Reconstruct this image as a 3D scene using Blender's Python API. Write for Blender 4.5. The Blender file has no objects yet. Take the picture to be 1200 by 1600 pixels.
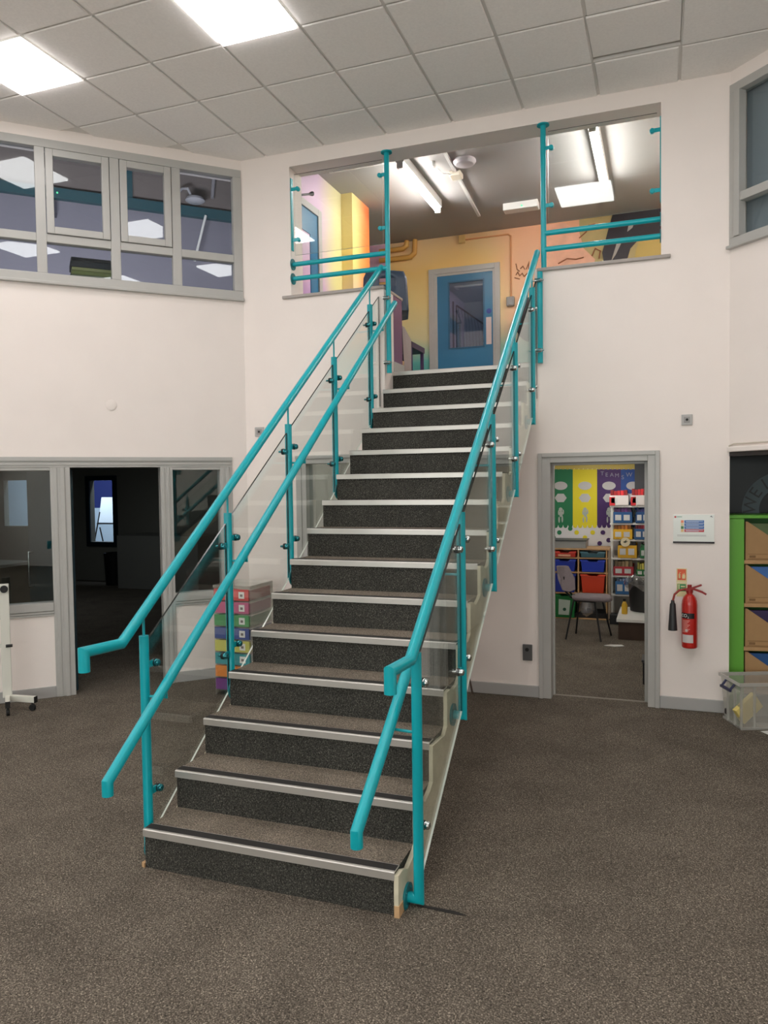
import bpy, bmesh, math, random
from mathutils import Vector, Matrix
random.seed(7)
C = bpy.context.scene.collection
SC = bpy.context.scene

# ------------------------------------------------------------------ camera
CAM = Vector((2.331575, -2.960454, 1.826544))
RIGHT = Vector((0.938698, 0.344466, -0.013746))
UP = Vector((-0.000185, 0.040376, 0.999185))
FWD = Vector((-0.34474, 0.93793, -0.037965))
FPX = 1188.06
cam_d = bpy.data.cameras.new('camera')
cam_d.sensor_fit = 'VERTICAL'; cam_d.sensor_height = 36.0
cam_d.lens = FPX / 1600 * 36.0
cam_d.clip_start = 0.05; cam_d.clip_end = 100
cam = bpy.data.objects.new('camera', cam_d); C.objects.link(cam)
cam.matrix_world = Matrix((
    (RIGHT.x, UP.x, -FWD.x, CAM.x), (RIGHT.y, UP.y, -FWD.y, CAM.y),
    (RIGHT.z, UP.z, -FWD.z, CAM.z), (0, 0, 0, 1)))
SC.camera = cam

# ------------------------------------------------------------------ exposure, world, light levels
SC.view_settings.view_transform = 'Standard'
SC.view_settings.look = 'None'
SC.view_settings.gamma = 1.0
SC.view_settings.use_curve_mapping = False
SC.view_settings.exposure = 0.0
w = bpy.data.worlds.new('world'); SC.world = w; w.use_nodes = True
w.node_tree.nodes['Background'].inputs[0].default_value = (0.5, 0.55, 0.6, 1)
w.node_tree.nodes['Background'].inputs[1].default_value = 0.0
PANEL_E = 12.2          # ceiling light panels
PANEL_COL = (1.0, 0.955, 0.945)
TUBE_E = 72.0           # landing tubes
LIB_E = 24.0            # library strip lights
SC.cycles.max_bounces = 14
SC.cycles.diffuse_bounces = 8
SC.cycles.glossy_bounces = 5
SC.cycles.transparent_max_bounces = 16
SC.cycles.sample_clamp_indirect = 12.0


def area_light(name, loc, size, power, color, rot=(0, 0, 0)):
    l = bpy.data.lights.new(name, 'AREA'); l.shape = 'RECTANGLE'
    l.size, l.size_y = size; l.energy = power; l.color = color
    o = bpy.data.objects.new(name, l); C.objects.link(o)
    o.location = loc; o.rotation_euler = rot
    return o


# the double-height hall behind the upper windows and the lit room beyond the dark room
_s = math.sqrt(0.5)
area_light('hall_lamp', (-1.4216 - 1.5 * _s - .6 * _s, 3.4526 - 1.5 * _s + .6 * _s, 3.25), (2.4, 0.5), 320, (0.97, 0.95, 1.0),
           (math.radians(112), 0, math.radians(45)))
area_light('store_lamp', (-9.5, 9.3, 2.4), (5.0, 0.3), 100, (0.72, 0.86, 1.0), (math.radians(60), 0, 0))
area_light('dim_room_fill', (-6.0, 5.6, 2.55), (2.0, 2.0), 7, (0.9, 0.97, 1.0))  # unseen fill, added so the dark room is not black

# fill light added outside an invented ribbon window behind the camera
area_light('added_fill', (0.7, -8.35, 1.9), (9.0, 2.2), 430, (1.0, 0.965, 0.935), (math.radians(90), 0, 0))

# ------------------------------------------------------------------ measured layout (metres)
R_ = 0.1895064; G_ = 0.2620031; W_ = 1.2690744; SL = R_ / G_
YB = 3.4526; XL = -1.4216; XR = 2.8077; ZC = 4.8893
AX, AY = -1.15342, 1.7501
ZF = 15 * R_
S2 = math.sqrt(0.5)


def PX(u, v, y):
    """point of the plane at depth y seen at photo pixel (u, v)"""
    d = RIGHT * ((u - 600) / FPX) - UP * ((v - 800) / FPX) + FWD
    return CAM + d * ((y - CAM.y) / d.y)


# ------------------------------------------------------------------ materials
def lin(c):
    return tuple((x / 255 / 12.92) if x / 255 <= 0.04045 else ((x / 255 + 0.055) / 1.055) ** 2.4 for x in c) + (1,)


MATS = {}


def mat(name, col, rough=0.5, metal=0.0, noise=0.0, nscale=30.0, bump=0.0, bscale=200.0, spec=0.5, coat=0.0):
    if name in MATS:
        return MATS[name]
    m = bpy.data.materials.new(name); m.use_nodes = True
    nt = m.node_tree; b = nt.nodes['Principled BSDF']
    c = lin(col)
    b.inputs['Base Color'].default_value = c
    b.inputs['Roughness'].default_value = rough
    b.inputs['Metallic'].default_value = metal
    b.inputs['Specular IOR Level'].default_value = spec
    b.inputs['Coat Weight'].default_value = coat
    tc = nt.nodes.new('ShaderNodeTexCoord')
    if noise > 0:
        n = nt.nodes.new('ShaderNodeTexNoise'); n.inputs['Scale'].default_value = nscale
        n.inputs['Detail'].default_value = 4
        nt.links.new(tc.outputs['Object'], n.inputs['Vector'])
        r = nt.nodes.new('ShaderNodeValToRGB')
        r.color_ramp.elements[0].position = 0.3; r.color_ramp.elements[1].position = 0.7
        r.color_ramp.elements[0].color = tuple(x * (1 - noise) for x in c[:3]) + (1,)
        r.color_ramp.elements[1].color = tuple(min(1, x * (1 + noise)) for x in c[:3]) + (1,)
        nt.links.new(n.outputs['Fac'], r.inputs['Fac'])
        nt.links.new(r.outputs['Color'], b.inputs['Base Color'])
    if bump > 0:
        n2 = nt.nodes.new('ShaderNodeTexNoise'); n2.inputs['Scale'].default_value = bscale
        nt.links.new(tc.outputs['Object'], n2.inputs['Vector'])
        bp = nt.nodes.new('ShaderNodeBump'); bp.inputs['Strength'].default_value = bump
        bp.inputs['Distance'].default_value = 0.004
        nt.links.new(n2.outputs['Fac'], bp.inputs['Height'])
        nt.links.new(bp.outputs['Normal'], b.inputs['Normal'])
    MATS[name] = m
    return m


def emit(name, col, strength):
    if name in MATS:
        return MATS[name]
    m = bpy.data.materials.new(name); m.use_nodes = True
    nt = m.node_tree; nt.nodes.clear()
    e = nt.nodes.new('ShaderNodeEmission'); e.inputs[0].default_value = tuple(col[:3]) + (1,)
    e.inputs[1].default_value = strength
    o = nt.nodes.new('ShaderNodeOutputMaterial'); nt.links.new(e.outputs[0], o.inputs[0])
    MATS[name] = m
    return m


def glass(name, tint=(0.93, 0.96, 0.945), r0=0.04, haze=0.0, hazecol=(200, 205, 200)):
    """thin sheet: clear transmission with a symmetric Schlick reflection"""
    if name in MATS:
        return MATS[name]
    m = bpy.data.materials.new(name); m.use_nodes = True
    nt = m.node_tree; nt.nodes.clear(); N = nt.nodes.new; L = nt.links.new
    out = N('ShaderNodeOutputMaterial'); tr = N('ShaderNodeBsdfTransparent'); gl = N('ShaderNodeBsdfGlossy')
    tr.inputs[0].default_value = tuple(tint) + (1,)
    gl.inputs['Roughness'].default_value = 0.0
    gl.inputs[0].default_value = (0.95, 0.98, 0.97, 1)
    ge = N('ShaderNodeNewGeometry'); dt = N('ShaderNodeVectorMath'); dt.operation = 'DOT_PRODUCT'
    L(ge.outputs['Normal'], dt.inputs[0]); L(ge.outputs['Incoming'], dt.inputs[1])
    ab = N('ShaderNodeMath'); ab.operation = 'ABSOLUTE'; L(dt.outputs['Value'], ab.inputs[0])
    om = N('ShaderNodeMath'); om.operation = 'SUBTRACT'; om.inputs[0].default_value = 1; L(ab.outputs[0], om.inputs[1])
    pw = N('ShaderNodeMath'); pw.operation = 'POWER'; pw.inputs[1].default_value = 5; L(om.outputs[0], pw.inputs[0])
    ma = N('ShaderNodeMath'); ma.operation = 'MULTIPLY_ADD'; ma.inputs[1].default_value = 1 - r0
    ma.inputs[2].default_value = r0; L(pw.outputs[0], ma.inputs[0])
    mx = N('ShaderNodeMixShader'); L(ma.outputs[0], mx.inputs[0])
    if haze > 0:
        df = N('ShaderNodeBsdfDiffuse'); df.inputs[0].default_value = lin(hazecol)
        m2 = N('ShaderNodeMixShader'); m2.inputs[0].default_value = haze
        L(tr.outputs[0], m2.inputs[1]); L(df.outputs[0], m2.inputs[2]); L(m2.outputs[0], mx.inputs[1])
    else:
        L(tr.outputs[0], mx.inputs[1])
    L(gl.outputs[0], mx.inputs[2]); L(mx.outputs[0], out.inputs[0])
    MATS[name] = m
    return m


def carpet(name, dark, mid, light, scale=420.0, bump=0.6):
    m = bpy.data.materials.new(name); m.use_nodes = True
    nt = m.node_tree; b = nt.nodes['Principled BSDF']; N = nt.nodes.new; L = nt.links.new
    b.inputs['Roughness'].default_value = 0.95; b.inputs['Specular IOR Level'].default_value = 0.1
    tc = N('ShaderNodeTexCoord')
    n = N('ShaderNodeTexNoise'); n.inputs['Scale'].default_value = scale * 0.33; n.inputs['Detail'].default_value = 3
    n.inputs['Roughness'].default_value = 0.75
    mp = N('ShaderNodeMapping'); mp.inputs['Rotation'].default_value = (0.61, 0.37, 0.83); mp.inputs['Location'].default_value = (3.17, 1.71, 2.39)
    L(tc.outputs['Object'], mp.inputs['Vector']); L(mp.outputs[0], n.inputs['Vector'])
    r = N('ShaderNodeValToRGB'); e = r.color_ramp.elements
    e[0].position = 0.33; e[0].color = lin(dark); e[1].position = 0.69; e[1].color = lin(light)
    k = e.new(0.45); k.color = lin(tuple(x * .88 for x in mid))
    k = e.new(0.56); k.color = lin(tuple(x * 1.12 for x in mid))
    L(n.outputs['Fac'], r.inputs['Fac'])
    big = N('ShaderNodeTexNoise'); big.inputs['Scale'].default_value = 3.5; big.inputs['Detail'].default_value = 6
    L(mp.outputs[0], big.inputs['Vector'])
    mr = N('ShaderNodeMapRange'); mr.inputs[1].default_value = 0.3; mr.inputs[2].default_value = 0.7
    mr.inputs[3].default_value = 0.86; mr.inputs[4].default_value = 1.14
    L(big.outputs['Fac'], mr.inputs[0])
    mu = N('ShaderNodeMix'); mu.data_type = 'RGBA'; mu.blend_type = 'MULTIPLY'; mu.inputs[0].default_value = 1
    L(r.outputs['Color'], mu.inputs[6]); L(mr.outputs[0], mu.inputs[7])
    L(mu.outputs[2], b.inputs['Base Color'])
    bp = N('ShaderNodeBump'); bp.inputs['Strength'].default_value = bump; bp.inputs['Distance'].default_value = 0.004
    L(n.outputs['Fac'], bp.inputs['Height']); L(bp.outputs['Normal'], b.inputs['Normal'])
    MATS[name] = m
    return m


def mural(name, axis, stops_a, stops_b, lo, hi, split, zlo, zhi):
    """sprayed wall: two vertical colour fades mixed along one axis, soft cloudy edges"""
    m = bpy.data.materials.new(name); m.use_nodes = True
    nt = m.node_tree; b = nt.nodes['Principled BSDF']; N = nt.nodes.new; L = nt.links.new
    b.inputs['Roughness'].default_value = 0.45
    ge = N('ShaderNodeTexCoord'); sx = N('ShaderNodeSeparateXYZ'); L(ge.outputs['Object'], sx.inputs[0])
    ns = N('ShaderNodeTexNoise'); ns.inputs['Scale'].default_value = 1.7; ns.inputs['Detail'].default_value = 2
    L(ge.outputs['Object'], ns.inputs['Vector'])

    def wob(sock, amt):
        a = N('ShaderNodeMath'); a.operation = 'MULTIPLY_ADD'; a.inputs[1].default_value = amt
        L(ns.outputs['Fac'], a.inputs[0]); L(sock, a.inputs[2]); return a.outputs[0]
    zs = wob(sx.outputs['Z'], 0.35); hs = wob(sx.outputs[axis], 0.35)

    def ramp(stops):
        mr = N('ShaderNodeMapRange'); mr.inputs[1].default_value = zlo; mr.inputs[2].default_value = zhi
        L(zs, mr.inputs[0])
        r = N('ShaderNodeValToRGB'); e = r.color_ramp.elements
        e[0].position = stops[0][0]; e[0].color = lin(stops[0][1])
        e[1].position = stops[-1][0]; e[1].color = lin(stops[-1][1])
        for p, c in stops[1:-1]:
            k = e.new(p); k.color = lin(c)
        L(mr.outputs[0], r.inputs['Fac']); return r.outputs['Color']
    ca, cb = ramp(stops_a), ramp(stops_b)
    mh = N('ShaderNodeMapRange'); mh.interpolation_type = 'SMOOTHSTEP'
    mh.inputs[1].default_value = split - lo; mh.inputs[2].default_value = split + hi
    L(hs, mh.inputs[0])
    mx = N('ShaderNodeMix'); mx.data_type = 'RGBA'; L(mh.outputs[0], mx.inputs[0]); L(ca, mx.inputs[6]); L(cb, mx.inputs[7])
    L(mx.outputs[2], b.inputs['Base Color'])
    MATS[name] = m
    return m


WALL = mat('warm_white_wall_paint', (240, 231, 225), 0.6, noise=0.015, nscale=3, bump=0.05, bscale=120)
WALL_EDGE = WALL
SOFFIT = WALL
TILE = mat('ceiling_tile', (246, 242, 238), 0.9, noise=0.03, nscale=60, bump=0.2, bscale=300)
TGRID = mat('ceiling_grid', (226, 222, 217), 0.7)
GREY = mat('grey_gloss_frame', (179, 178, 174), 0.35, noise=0.02, nscale=8)
GREYD = mat('grey_skirting', (173, 172, 170), 0.4)
SILL = mat('grey_sill', (165, 158, 152), 0.4)
FLOOR = carpet('grey_loop_carpet', (48, 44, 39), (97, 90, 81), (182, 171, 155), 450, 0.3)
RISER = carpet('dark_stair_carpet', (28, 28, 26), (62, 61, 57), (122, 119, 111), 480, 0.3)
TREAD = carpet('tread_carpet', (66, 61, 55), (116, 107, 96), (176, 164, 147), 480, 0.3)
TEAL = mat('teal_powder_coat', (5, 166, 178), 0.28, noise=0.015, nscale=20, spec=0.5)
TEALD = mat('teal_flange', (20, 118, 126), 0.3)
TEALS = mat('teal_metal_button', (58, 138, 146), 0.16, 0.75)
CHROME = mat('chrome_button', (200, 205, 205), 0.18, 1.0)
RUBBER = mat('black_rubber', (18, 18, 19), 0.6)
ALU = mat('aluminium_nosing', (196, 192, 186), 0.34, 0.55, noise=0.03, nscale=15)
GRIP = mat('black_grip_strip', (30, 27, 25), 0.7)
STRING = mat('cut_plaster_board', (212, 205, 180), 0.75, noise=0.10, nscale=14, bump=0.3, bscale=60)
TIMBER = mat('raw_timber', (196, 160, 118), 0.7, noise=0.12, nscale=18)
BGLASS = glass('balustrade_glass', (0.955, 0.972, 0.962), 0.045)
BEDGE = mat('glass_edge', (26, 34, 32), 0.2)
BEDGE_LIT = mat('lit_glass_edge', (214, 222, 214), 0.1)  # pale colour paints in the light caught along glass edges
PANE = glass('window_pane', (0.84, 0.87, 0.88), 0.03)
PANE_D = glass('dark_window_pane', (0.86, 0.9, 0.9), 0.06)
WHITE = mat('white_plastic', (226, 226, 222), 0.4)
BLUE = mat('blue_door_paint', (44, 112, 150), 0.35, noise=0.03, nscale=5)
BLUED = mat('dark_blue_door', (28, 48, 60), 0.4)
BEECH = mat('beech_board', (190, 150, 104), 0.5, noise=0.08, nscale=12)
DARKM = mat('dark_metal', (38, 36, 40), 0.4, 0.6)
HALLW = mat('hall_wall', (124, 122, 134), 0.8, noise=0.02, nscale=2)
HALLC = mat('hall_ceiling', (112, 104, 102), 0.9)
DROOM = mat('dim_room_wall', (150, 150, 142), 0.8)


# ------------------------------------------------------------------ mesh builder
class B:
    def __init__(s, M=None):
        s.bm = bmesh.new(); s.M = M or Matrix()

    def _v(s, p):
        return s.bm.verts.new(s.M @ Vector(p))

    def face(s, pts, mi=0):
        f = s.bm.faces.new([s._v(p) for p in pts]); f.material_index = mi; return f

    def box(s, x0, x1, y0, y1, z0, z1, mi=0):
        v = [s._v((x, y, z)) for x in (x0, x1) for y in (y0, y1) for z in (z0, z1)]
        for q in ((0, 1, 3, 2), (4, 6, 7, 5), (0, 4, 5, 1), (2, 3, 7, 6), (0, 2, 6, 4), (1, 5, 7, 3)):
            s.bm.faces.new([v[i] for i in q]).material_index = mi
        return s

    def prism(s, pts, vec, mi=0, side=None):
        vec = Vector(vec); n = len(pts)
        a = [s._v(p) for p in pts]; b = [s._v(Vector(p) + vec) for p in pts]
        s.bm.faces.new(a).material_index = mi; s.bm.faces.new(b[::-1]).material_index = mi
        for i in range(n):
            s.bm.faces.new([a[i], b[i], b[(i + 1) % n], a[(i + 1) % n]]).material_index = mi if side is None else side[i]
        return s

    def tube(s, pts, r, n=16, caps=True):
        pts = [Vector(p) for p in pts]
        d = (pts[1] - pts[0]).normalized()
        u = d.orthogonal().normalized(); w_ = d.cross(u)
        rs = r if isinstance(r, (list, tuple)) else [r] * len(pts)
        offs = [u * math.cos(2 * math.pi * k / n) + w_ * math.sin(2 * math.pi * k / n) for k in range(n)]
        rings = []
        for i, p in enumerate(pts):
            if 0 < i < len(pts) - 1:
                d2 = (pts[i + 1] - p).normalized()
                m = (d + d2).normalized()
                pos = [o * rs[i] - d * ((o * rs[i]).dot(m) / d.dot(m)) for o in offs]
                rings.append([s._v(p + q) for q in pos])
                new = []
                for q in pos:
                    t = q - d2 * q.dot(d2); new.append(t.normalized())
                offs = new; d = d2
            else:
                rings.append([s._v(p + o * rs[i]) for o in offs])
        for a, b in zip(rings, rings[1:]):
            for k in range(n):
                s.bm.faces.new([a[k], a[(k + 1) % n], b[(k + 1) % n], b[k]])
        if caps:
            s.bm.faces.new(rings[0][::-1]); s.bm.faces.new(rings[-1])
        return s

    def cyl(s, p, q, r, n=20):
        return s.tube([p, q], r, n)

    def bar(s, p, q, wx, wz, up=(0, 0, 1)):
        p, q = Vector(p), Vector(q); d = (q - p).normalized(); upv = Vector(up)
        a = d.cross(upv).normalized(); b = a.cross(d).normalized()
        c = [a * wx / 2 * i + b * wz / 2 * j for i, j in ((-1, -1), (1, -1), (1, 1), (-1, 1))]
        return s.prism([p + k for k in c], q - p)

    def lathe(s, prof, base, axis=(0, 0, 1), n=24):
        ax = Vector(axis).normalized(); u = ax.orthogonal().normalized(); w_ = ax.cross(u); base = Vector(base)
        rings = []
        for r, h in prof:
            if r < 1e-6:
                rings.append([s._v(base + ax * h)])
            else:
                rings.append([s._v(base + ax * h + (u * math.cos(2 * math.pi * k / n) + w_ * math.sin(2 * math.pi * k / n)) * r) for k in range(n)])
        for a, b in zip(rings, rings[1:]):
            for k in range(n):
                k2 = (k + 1) % n
                if len(a) == 1 and len(b) == 1:
                    continue
                if len(a) == 1:
                    s.bm.faces.new([a[0], b[k], b[k2]])
                elif len(b) == 1:
                    s.bm.faces.new([a[k], a[k2], b[0]])
                else:
                    s.bm.faces.new([a[k], a[k2], b[k2], b[k]])
        if len(rings[0]) > 1:
            s.bm.faces.new(rings[0][::-1])
        if len(rings[-1]) > 1:
            s.bm.faces.new(rings[-1])
        return s

    def grid(s, P, nu, nv):
        vs = [[s._v(P(i / nu, j / nv)) for j in range(nv + 1)] for i in range(nu + 1)]
        for i in range(nu):
            for j in range(nv):
                s.bm.faces.new([vs[i][j], vs[i + 1][j], vs[i + 1][j + 1], vs[i][j + 1]])
        return s


ORG = {}


def build(name, b, m, parent=None, bevel=0.0, smooth=False, solid=0.0):
    bm = b.bm
    bmesh.ops.recalc_face_normals(bm, faces=bm.faces)
    org = ORG.get(parent.name, Matrix()) if parent else Matrix()
    if parent:
        bm.transform(org.inverted())
    me = bpy.data.meshes.new(name)
    bm.to_mesh(me); bm.free()
    for x in (m if isinstance(m, (list, tuple)) else [m]):
        me.materials.append(x)
    o = bpy.data.objects.new(name, me); C.objects.link(o)
    if parent:
        o.parent = parent; ORG[o.name] = org
    if smooth:
        for p in me.polygons:
            p.use_smooth = True
        me.set_sharp_from_angle(angle=math.radians(38))
    if solid:
        md = o.modifiers.new('thickness', 'SOLIDIFY'); md.thickness = solid; md.offset = 0
    if bevel:
        md = o.modifiers.new('edge', 'BEVEL'); md.width = bevel; md.segments = 2; md.limit_method = 'ANGLE'
        md.angle_limit = math.radians(40)
    return o


def tag(o, label, cat, group=None):
    o['label'] = label; o['category'] = cat
    if group:
        o['group'] = group
    return o


def thing(name, label, cat, loc=(0, 0, 0), rz=0.0, group=None):
    o = bpy.data.objects.new(name, None); C.objects.link(o)
    o.location = loc; o.rotation_euler = (0, 0, rz); o.empty_display_size = 0.1
    ORG[o.name] = Matrix.Translation(Vector(loc)) @ Matrix.Rotation(rz, 4, 'Z')
    return tag(o, label, cat, group)


def struct(o):
    o['kind'] = 'structure'
    return o


def copy_tree(o, parent=None):
    c = o.copy(); C.objects.link(c)
    if parent:
        c.parent = parent
    for ch in [x for x in C.objects if x.parent == o]:
        copy_tree(ch, c)
    return c


def text(name, s, M, size, m, parent, extrude=0.0008, align='CENTER'):
    """lettering standing proud of a surface; M maps the text's own x/y plane into the world"""
    cu = bpy.data.curves.new(name, 'FONT'); cu.body = s; cu.size = size; cu.align_x = align; cu.align_y = 'CENTER'
    cu.extrude = extrude; cu.materials.append(m)
    f = bpy.data.objects.new(name + '_curve', cu); C.objects.link(f)
    me = bpy.data.meshes.new_from_object(f.evaluated_get(bpy.context.evaluated_depsgraph_get()))
    bpy.data.objects.remove(f); me.name = name
    o = bpy.data.objects.new(name, me); C.objects.link(o)
    if not me.materials:
        me.materials.append(m)
    org = ORG.get(parent.name, Matrix())
    o.parent = parent; o.matrix_local = org.inverted() @ M
    ORG[o.name] = org
    return o


def facing(p, ang=0.0):
    """frame whose text plane stands upright and faces -y, turned by ang about z"""
    return Matrix.Translation(Vector(p)) @ Matrix.Rotation(ang, 4, 'Z') @ Matrix.Rotation(math.pi / 2, 4, 'X')


# ------------------------------------------------------------------ walls with holes
class Plane2:
    """upright plane: origin o, run d, outward normal n"""
    def __init__(s, o, d, n):
        s.o = Vector((o[0], o[1], 0)); s.d = Vector((d[0], d[1], 0)); s.n = Vector((n[0], n[1], 0))

    def p(s, a, z, depth=0.0):
        return s.o + s.d * a + s.n * depth + Vector((0, 0, z))

    def box(s, b, a0, a1, z0, z1, d0, d1):
        return b.prism([s.p(a0, z0, d0), s.p(a1, z0, d0), s.p(a1, z1, d0), s.p(a0, z1, d0)], s.n * (d1 - d0))


BACK = Plane2((0, YB), (1, 0), (0, 1))
LEFT = Plane2((XL, YB), (-S2, -S2), (-S2, S2))
RGHT = Plane2((XR, YB), (S2, -S2), (S2, S2))


def wall(name, pl, a0, a1, z0, z1, t, holes, m, rev=None):
    xs = sorted({a0, a1} | {v for h in holes for v in h[:2] if a0 < v < a1})
    zs = sorted({z0, z1} | {v for h in holes for v in h[2:] if z0 < v < z1})
    nx, nz = len(xs) - 1, len(zs) - 1

    def solid(i, j):
        if not (0 <= i < nx and 0 <= j < nz):
            return False
        ca, cz = (xs[i] + xs[i + 1]) / 2, (zs[j] + zs[j + 1]) / 2
        return not any(h[0] < ca < h[1] and h[2] < cz < h[3] for h in holes)
    bm = bmesh.new(); V = {}

    def v(i, j, k):
        if (i, j, k) not in V:
            V[(i, j, k)] = bm.verts.new(pl.p(xs[i], zs[j], t * k))
        return V[(i, j, k)]
    for i in range(nx):
        for j in range(nz):
            if not solid(i, j):
                continue
            for k in (0, 1):
                bm.faces.new([v(i, j, k), v(i + 1, j, k), v(i + 1, j + 1, k), v(i, j + 1, k)])
            for (di, dj, e) in ((-1, 0, ((i, j), (i, j + 1))), (1, 0, ((i + 1, j), (i + 1, j + 1))),
                                (0, -1, ((i, j), (i + 1, j))), (0, 1, ((i, j + 1), (i + 1, j + 1)))):
                if not solid(i + di, j + dj):
                    (p, q), (r, s_) = e
                    bm.faces.new([v(p, q, 0), v(r, s_, 0), v(r, s_, 1), v(p, q, 1)])
    b = B(); b.bm.free(); b.bm = bm
    return struct(build(name, b, m))


ZO = 4.757       # head of the landing opening
ZSILL = 3.575
T = 0.25
# back wall: landing opening, stair gap, doorway, screen behind the stairs
wall('wall_back', BACK, XL, XR + 0.003, 0, 5.05, T,
     [(-0.913, 2.315, ZSILL, ZO), (0.0, 1.332, 2.84, ZSILL), (0.0, W_ + 0.02, 2.45, 2.85),
      (1.40, 2.262, -1, 2.02), (-0.82, 0.62, 0.78, 2.05)], WALL)
wall('wall_left', LEFT, 0, 4.5, 0, 5.05, 0.2,
     [(0.2, 0.75, 0.78, 2.05), (0.75, 1.63, -1, 2.05), (1.63, 3.4, 0.78, 2.05), (0.03, 3.6, 3.63, 4.76)], WALL)
wall('wall_right', RGHT, 0, 4.5, 0, 5.05, 0.2,
     [(-0.1, 1.7, -1, 2.03), (0.03, 3.6, 3.61, 4.75)], WALL)
LX = XL - 4.5 * S2; RX = XR + 4.5 * S2; YM = YB - 4.5 * S2
wall('wall_west', Plane2((LX, YM), (0, -1), (-1, 0)), 0, 8.2, 0, 5.05, 0.2, [], WALL)
wall('wall_east', Plane2((RX, YM), (0, -1), (1, 0)), 0, 8.2, 0, 5.05, 0.2, [], WALL)
wall('wall_front', Plane2((LX, YM - 8.2), (1, 0), (0, -1)), 0, RX - LX, 0, 5.05, 0.2, [(.9, 9.6, .8, 3.0)], WALL)

b = B(); FR = Plane2((LX, YM - 8.2), (1, 0), (0, -1))
for (a0, a1, z0, z1) in ((.9, 9.6, .8, .88), (.9, 9.6, 2.92, 3.0), (.9, .98, .88, 2.92), (9.52, 9.6, .88, 2.92)) + tuple((.9 + 1.45 * k - .035, .9 + 1.45 * k + .035, .88, 2.92) for k in range(1, 6)):
    FR.box(b, a0, a1, z0, z1, -.01, .08)
invented_win = struct(build('invented_window', b, GREY, bevel=.004))  # invented window, put in to admit the fill light
p_ = B(); FR.box(p_, .95, 9.55, .85, 2.95, .03, .036); build('glass_pane', p_, PANE_D, invented_win)

# floor: one carpet through atrium, library and the dark room
fl = B(); fl.face([(-17, -8.5, 0), (8, -8.5, 0), (8, 13, 0), (-17, 13, 0)])
struct(build('floor', fl, FLOOR))

# ceiling: grid plane with separate chamfered tiles below it; light cells left open
YF = YM - 8.2


def inroom(x, y, e):
    return (x > LX - e and x < RX + e and y < YB + e and y > YF - e and
            (x - XL) - (y - YB) > -e * 1.4 and (XR - x) - (y - YB) > -e * 1.4)


LIGHTS = [(i, j) for i in (-5, -2, 1, 4, 7) for j in (-1, -4, -7, -10)]
cb = B()
zb = ZC + .012
hx0, hx1, hy0, hy1 = AX + .6 * 5, AX + .6 * 6, AY + .6, AY + 1.2     # the cell with the tipped tile
for pts in ([(LX - .1, YM), (LX - .1, YF - .1), (hx0, YF - .1), (hx0, YB + .1), (XL - .1, YB + .1)],
            [(hx1, YF - .1), (RX + .1, YF - .1), (RX + .1, YM), (XR + .1, YB + .1), (hx1, YB + .1)],
            [(hx0, YF - .1), (hx1, YF - .1), (hx1, hy0), (hx0, hy0)], [(hx0, hy1), (hx1, hy1), (hx1, YB + .1), (hx0, YB + .1)]):
    cb.face([(x, y, zb) for x, y in pts], 1)
rim = [(hx0, hy0), (hx1, hy0), (hx1, hy1), (hx0, hy1)]
for k in range(4):
    (xa, ya), (xb_, yb_) = rim[k], rim[(k + 1) % 4]
    cb.face([(xa, ya, zb), (xb_, yb_, zb), (xb_, yb_, zb + .2), (xa, ya, zb + .2)], 1)
cb.face([(x, y, zb + .2) for x, y in rim], 1)
for i in range(-9, 13):
    for j in range(-17, 4):
        x0, y0 = AX + .6 * i, AY + .6 * j
        if (i, j) in LIGHTS or (i, j) == (5, 1) or not inroom(x0 + .3, y0 + .3, 0.30):
            continue
        g = 0.0115
        a = [(x0 + g, y0 + g, ZC + .010), (x0 + .6 - g, y0 + g, ZC + .010), (x0 + .6 - g, y0 + .6 - g, ZC + .010), (x0 + g, y0 + .6 - g, ZC + .010)]
        h = 0.006; q = g + 0.003
        c = [(x0 + q, y0 + q, ZC), (x0 + .6 - q, y0 + q, ZC), (x0 + .6 - q, y0 + .6 - q, ZC), (x0 + q, y0 + .6 - q, ZC)]
        va = [cb._v(p) for p in a]; vc = [cb._v(p) for p in c]
        cb.bm.faces.new(vc)
        for k in range(4):
            cb.bm.faces.new([va[k], va[(k + 1) % 4], vc[(k + 1) % 4], vc[k]])
struct(build('ceiling', cb, [TILE, TGRID]))
# one tile sits lifted out of its grid cell
lt = B(Matrix.Translation((hx0 + .30, hy0 + .287, ZC + 0.02)) @ Matrix.Rotation(math.radians(3.2), 4, 'X'))
lt.box(-.2965, .2965, -.283, .272, -0.012, 0.004)
tag(build('ceiling_tile', lt, TILE), 'grey ceiling tile tipped out of its grid above the landing opening', 'ceiling tile')

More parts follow.
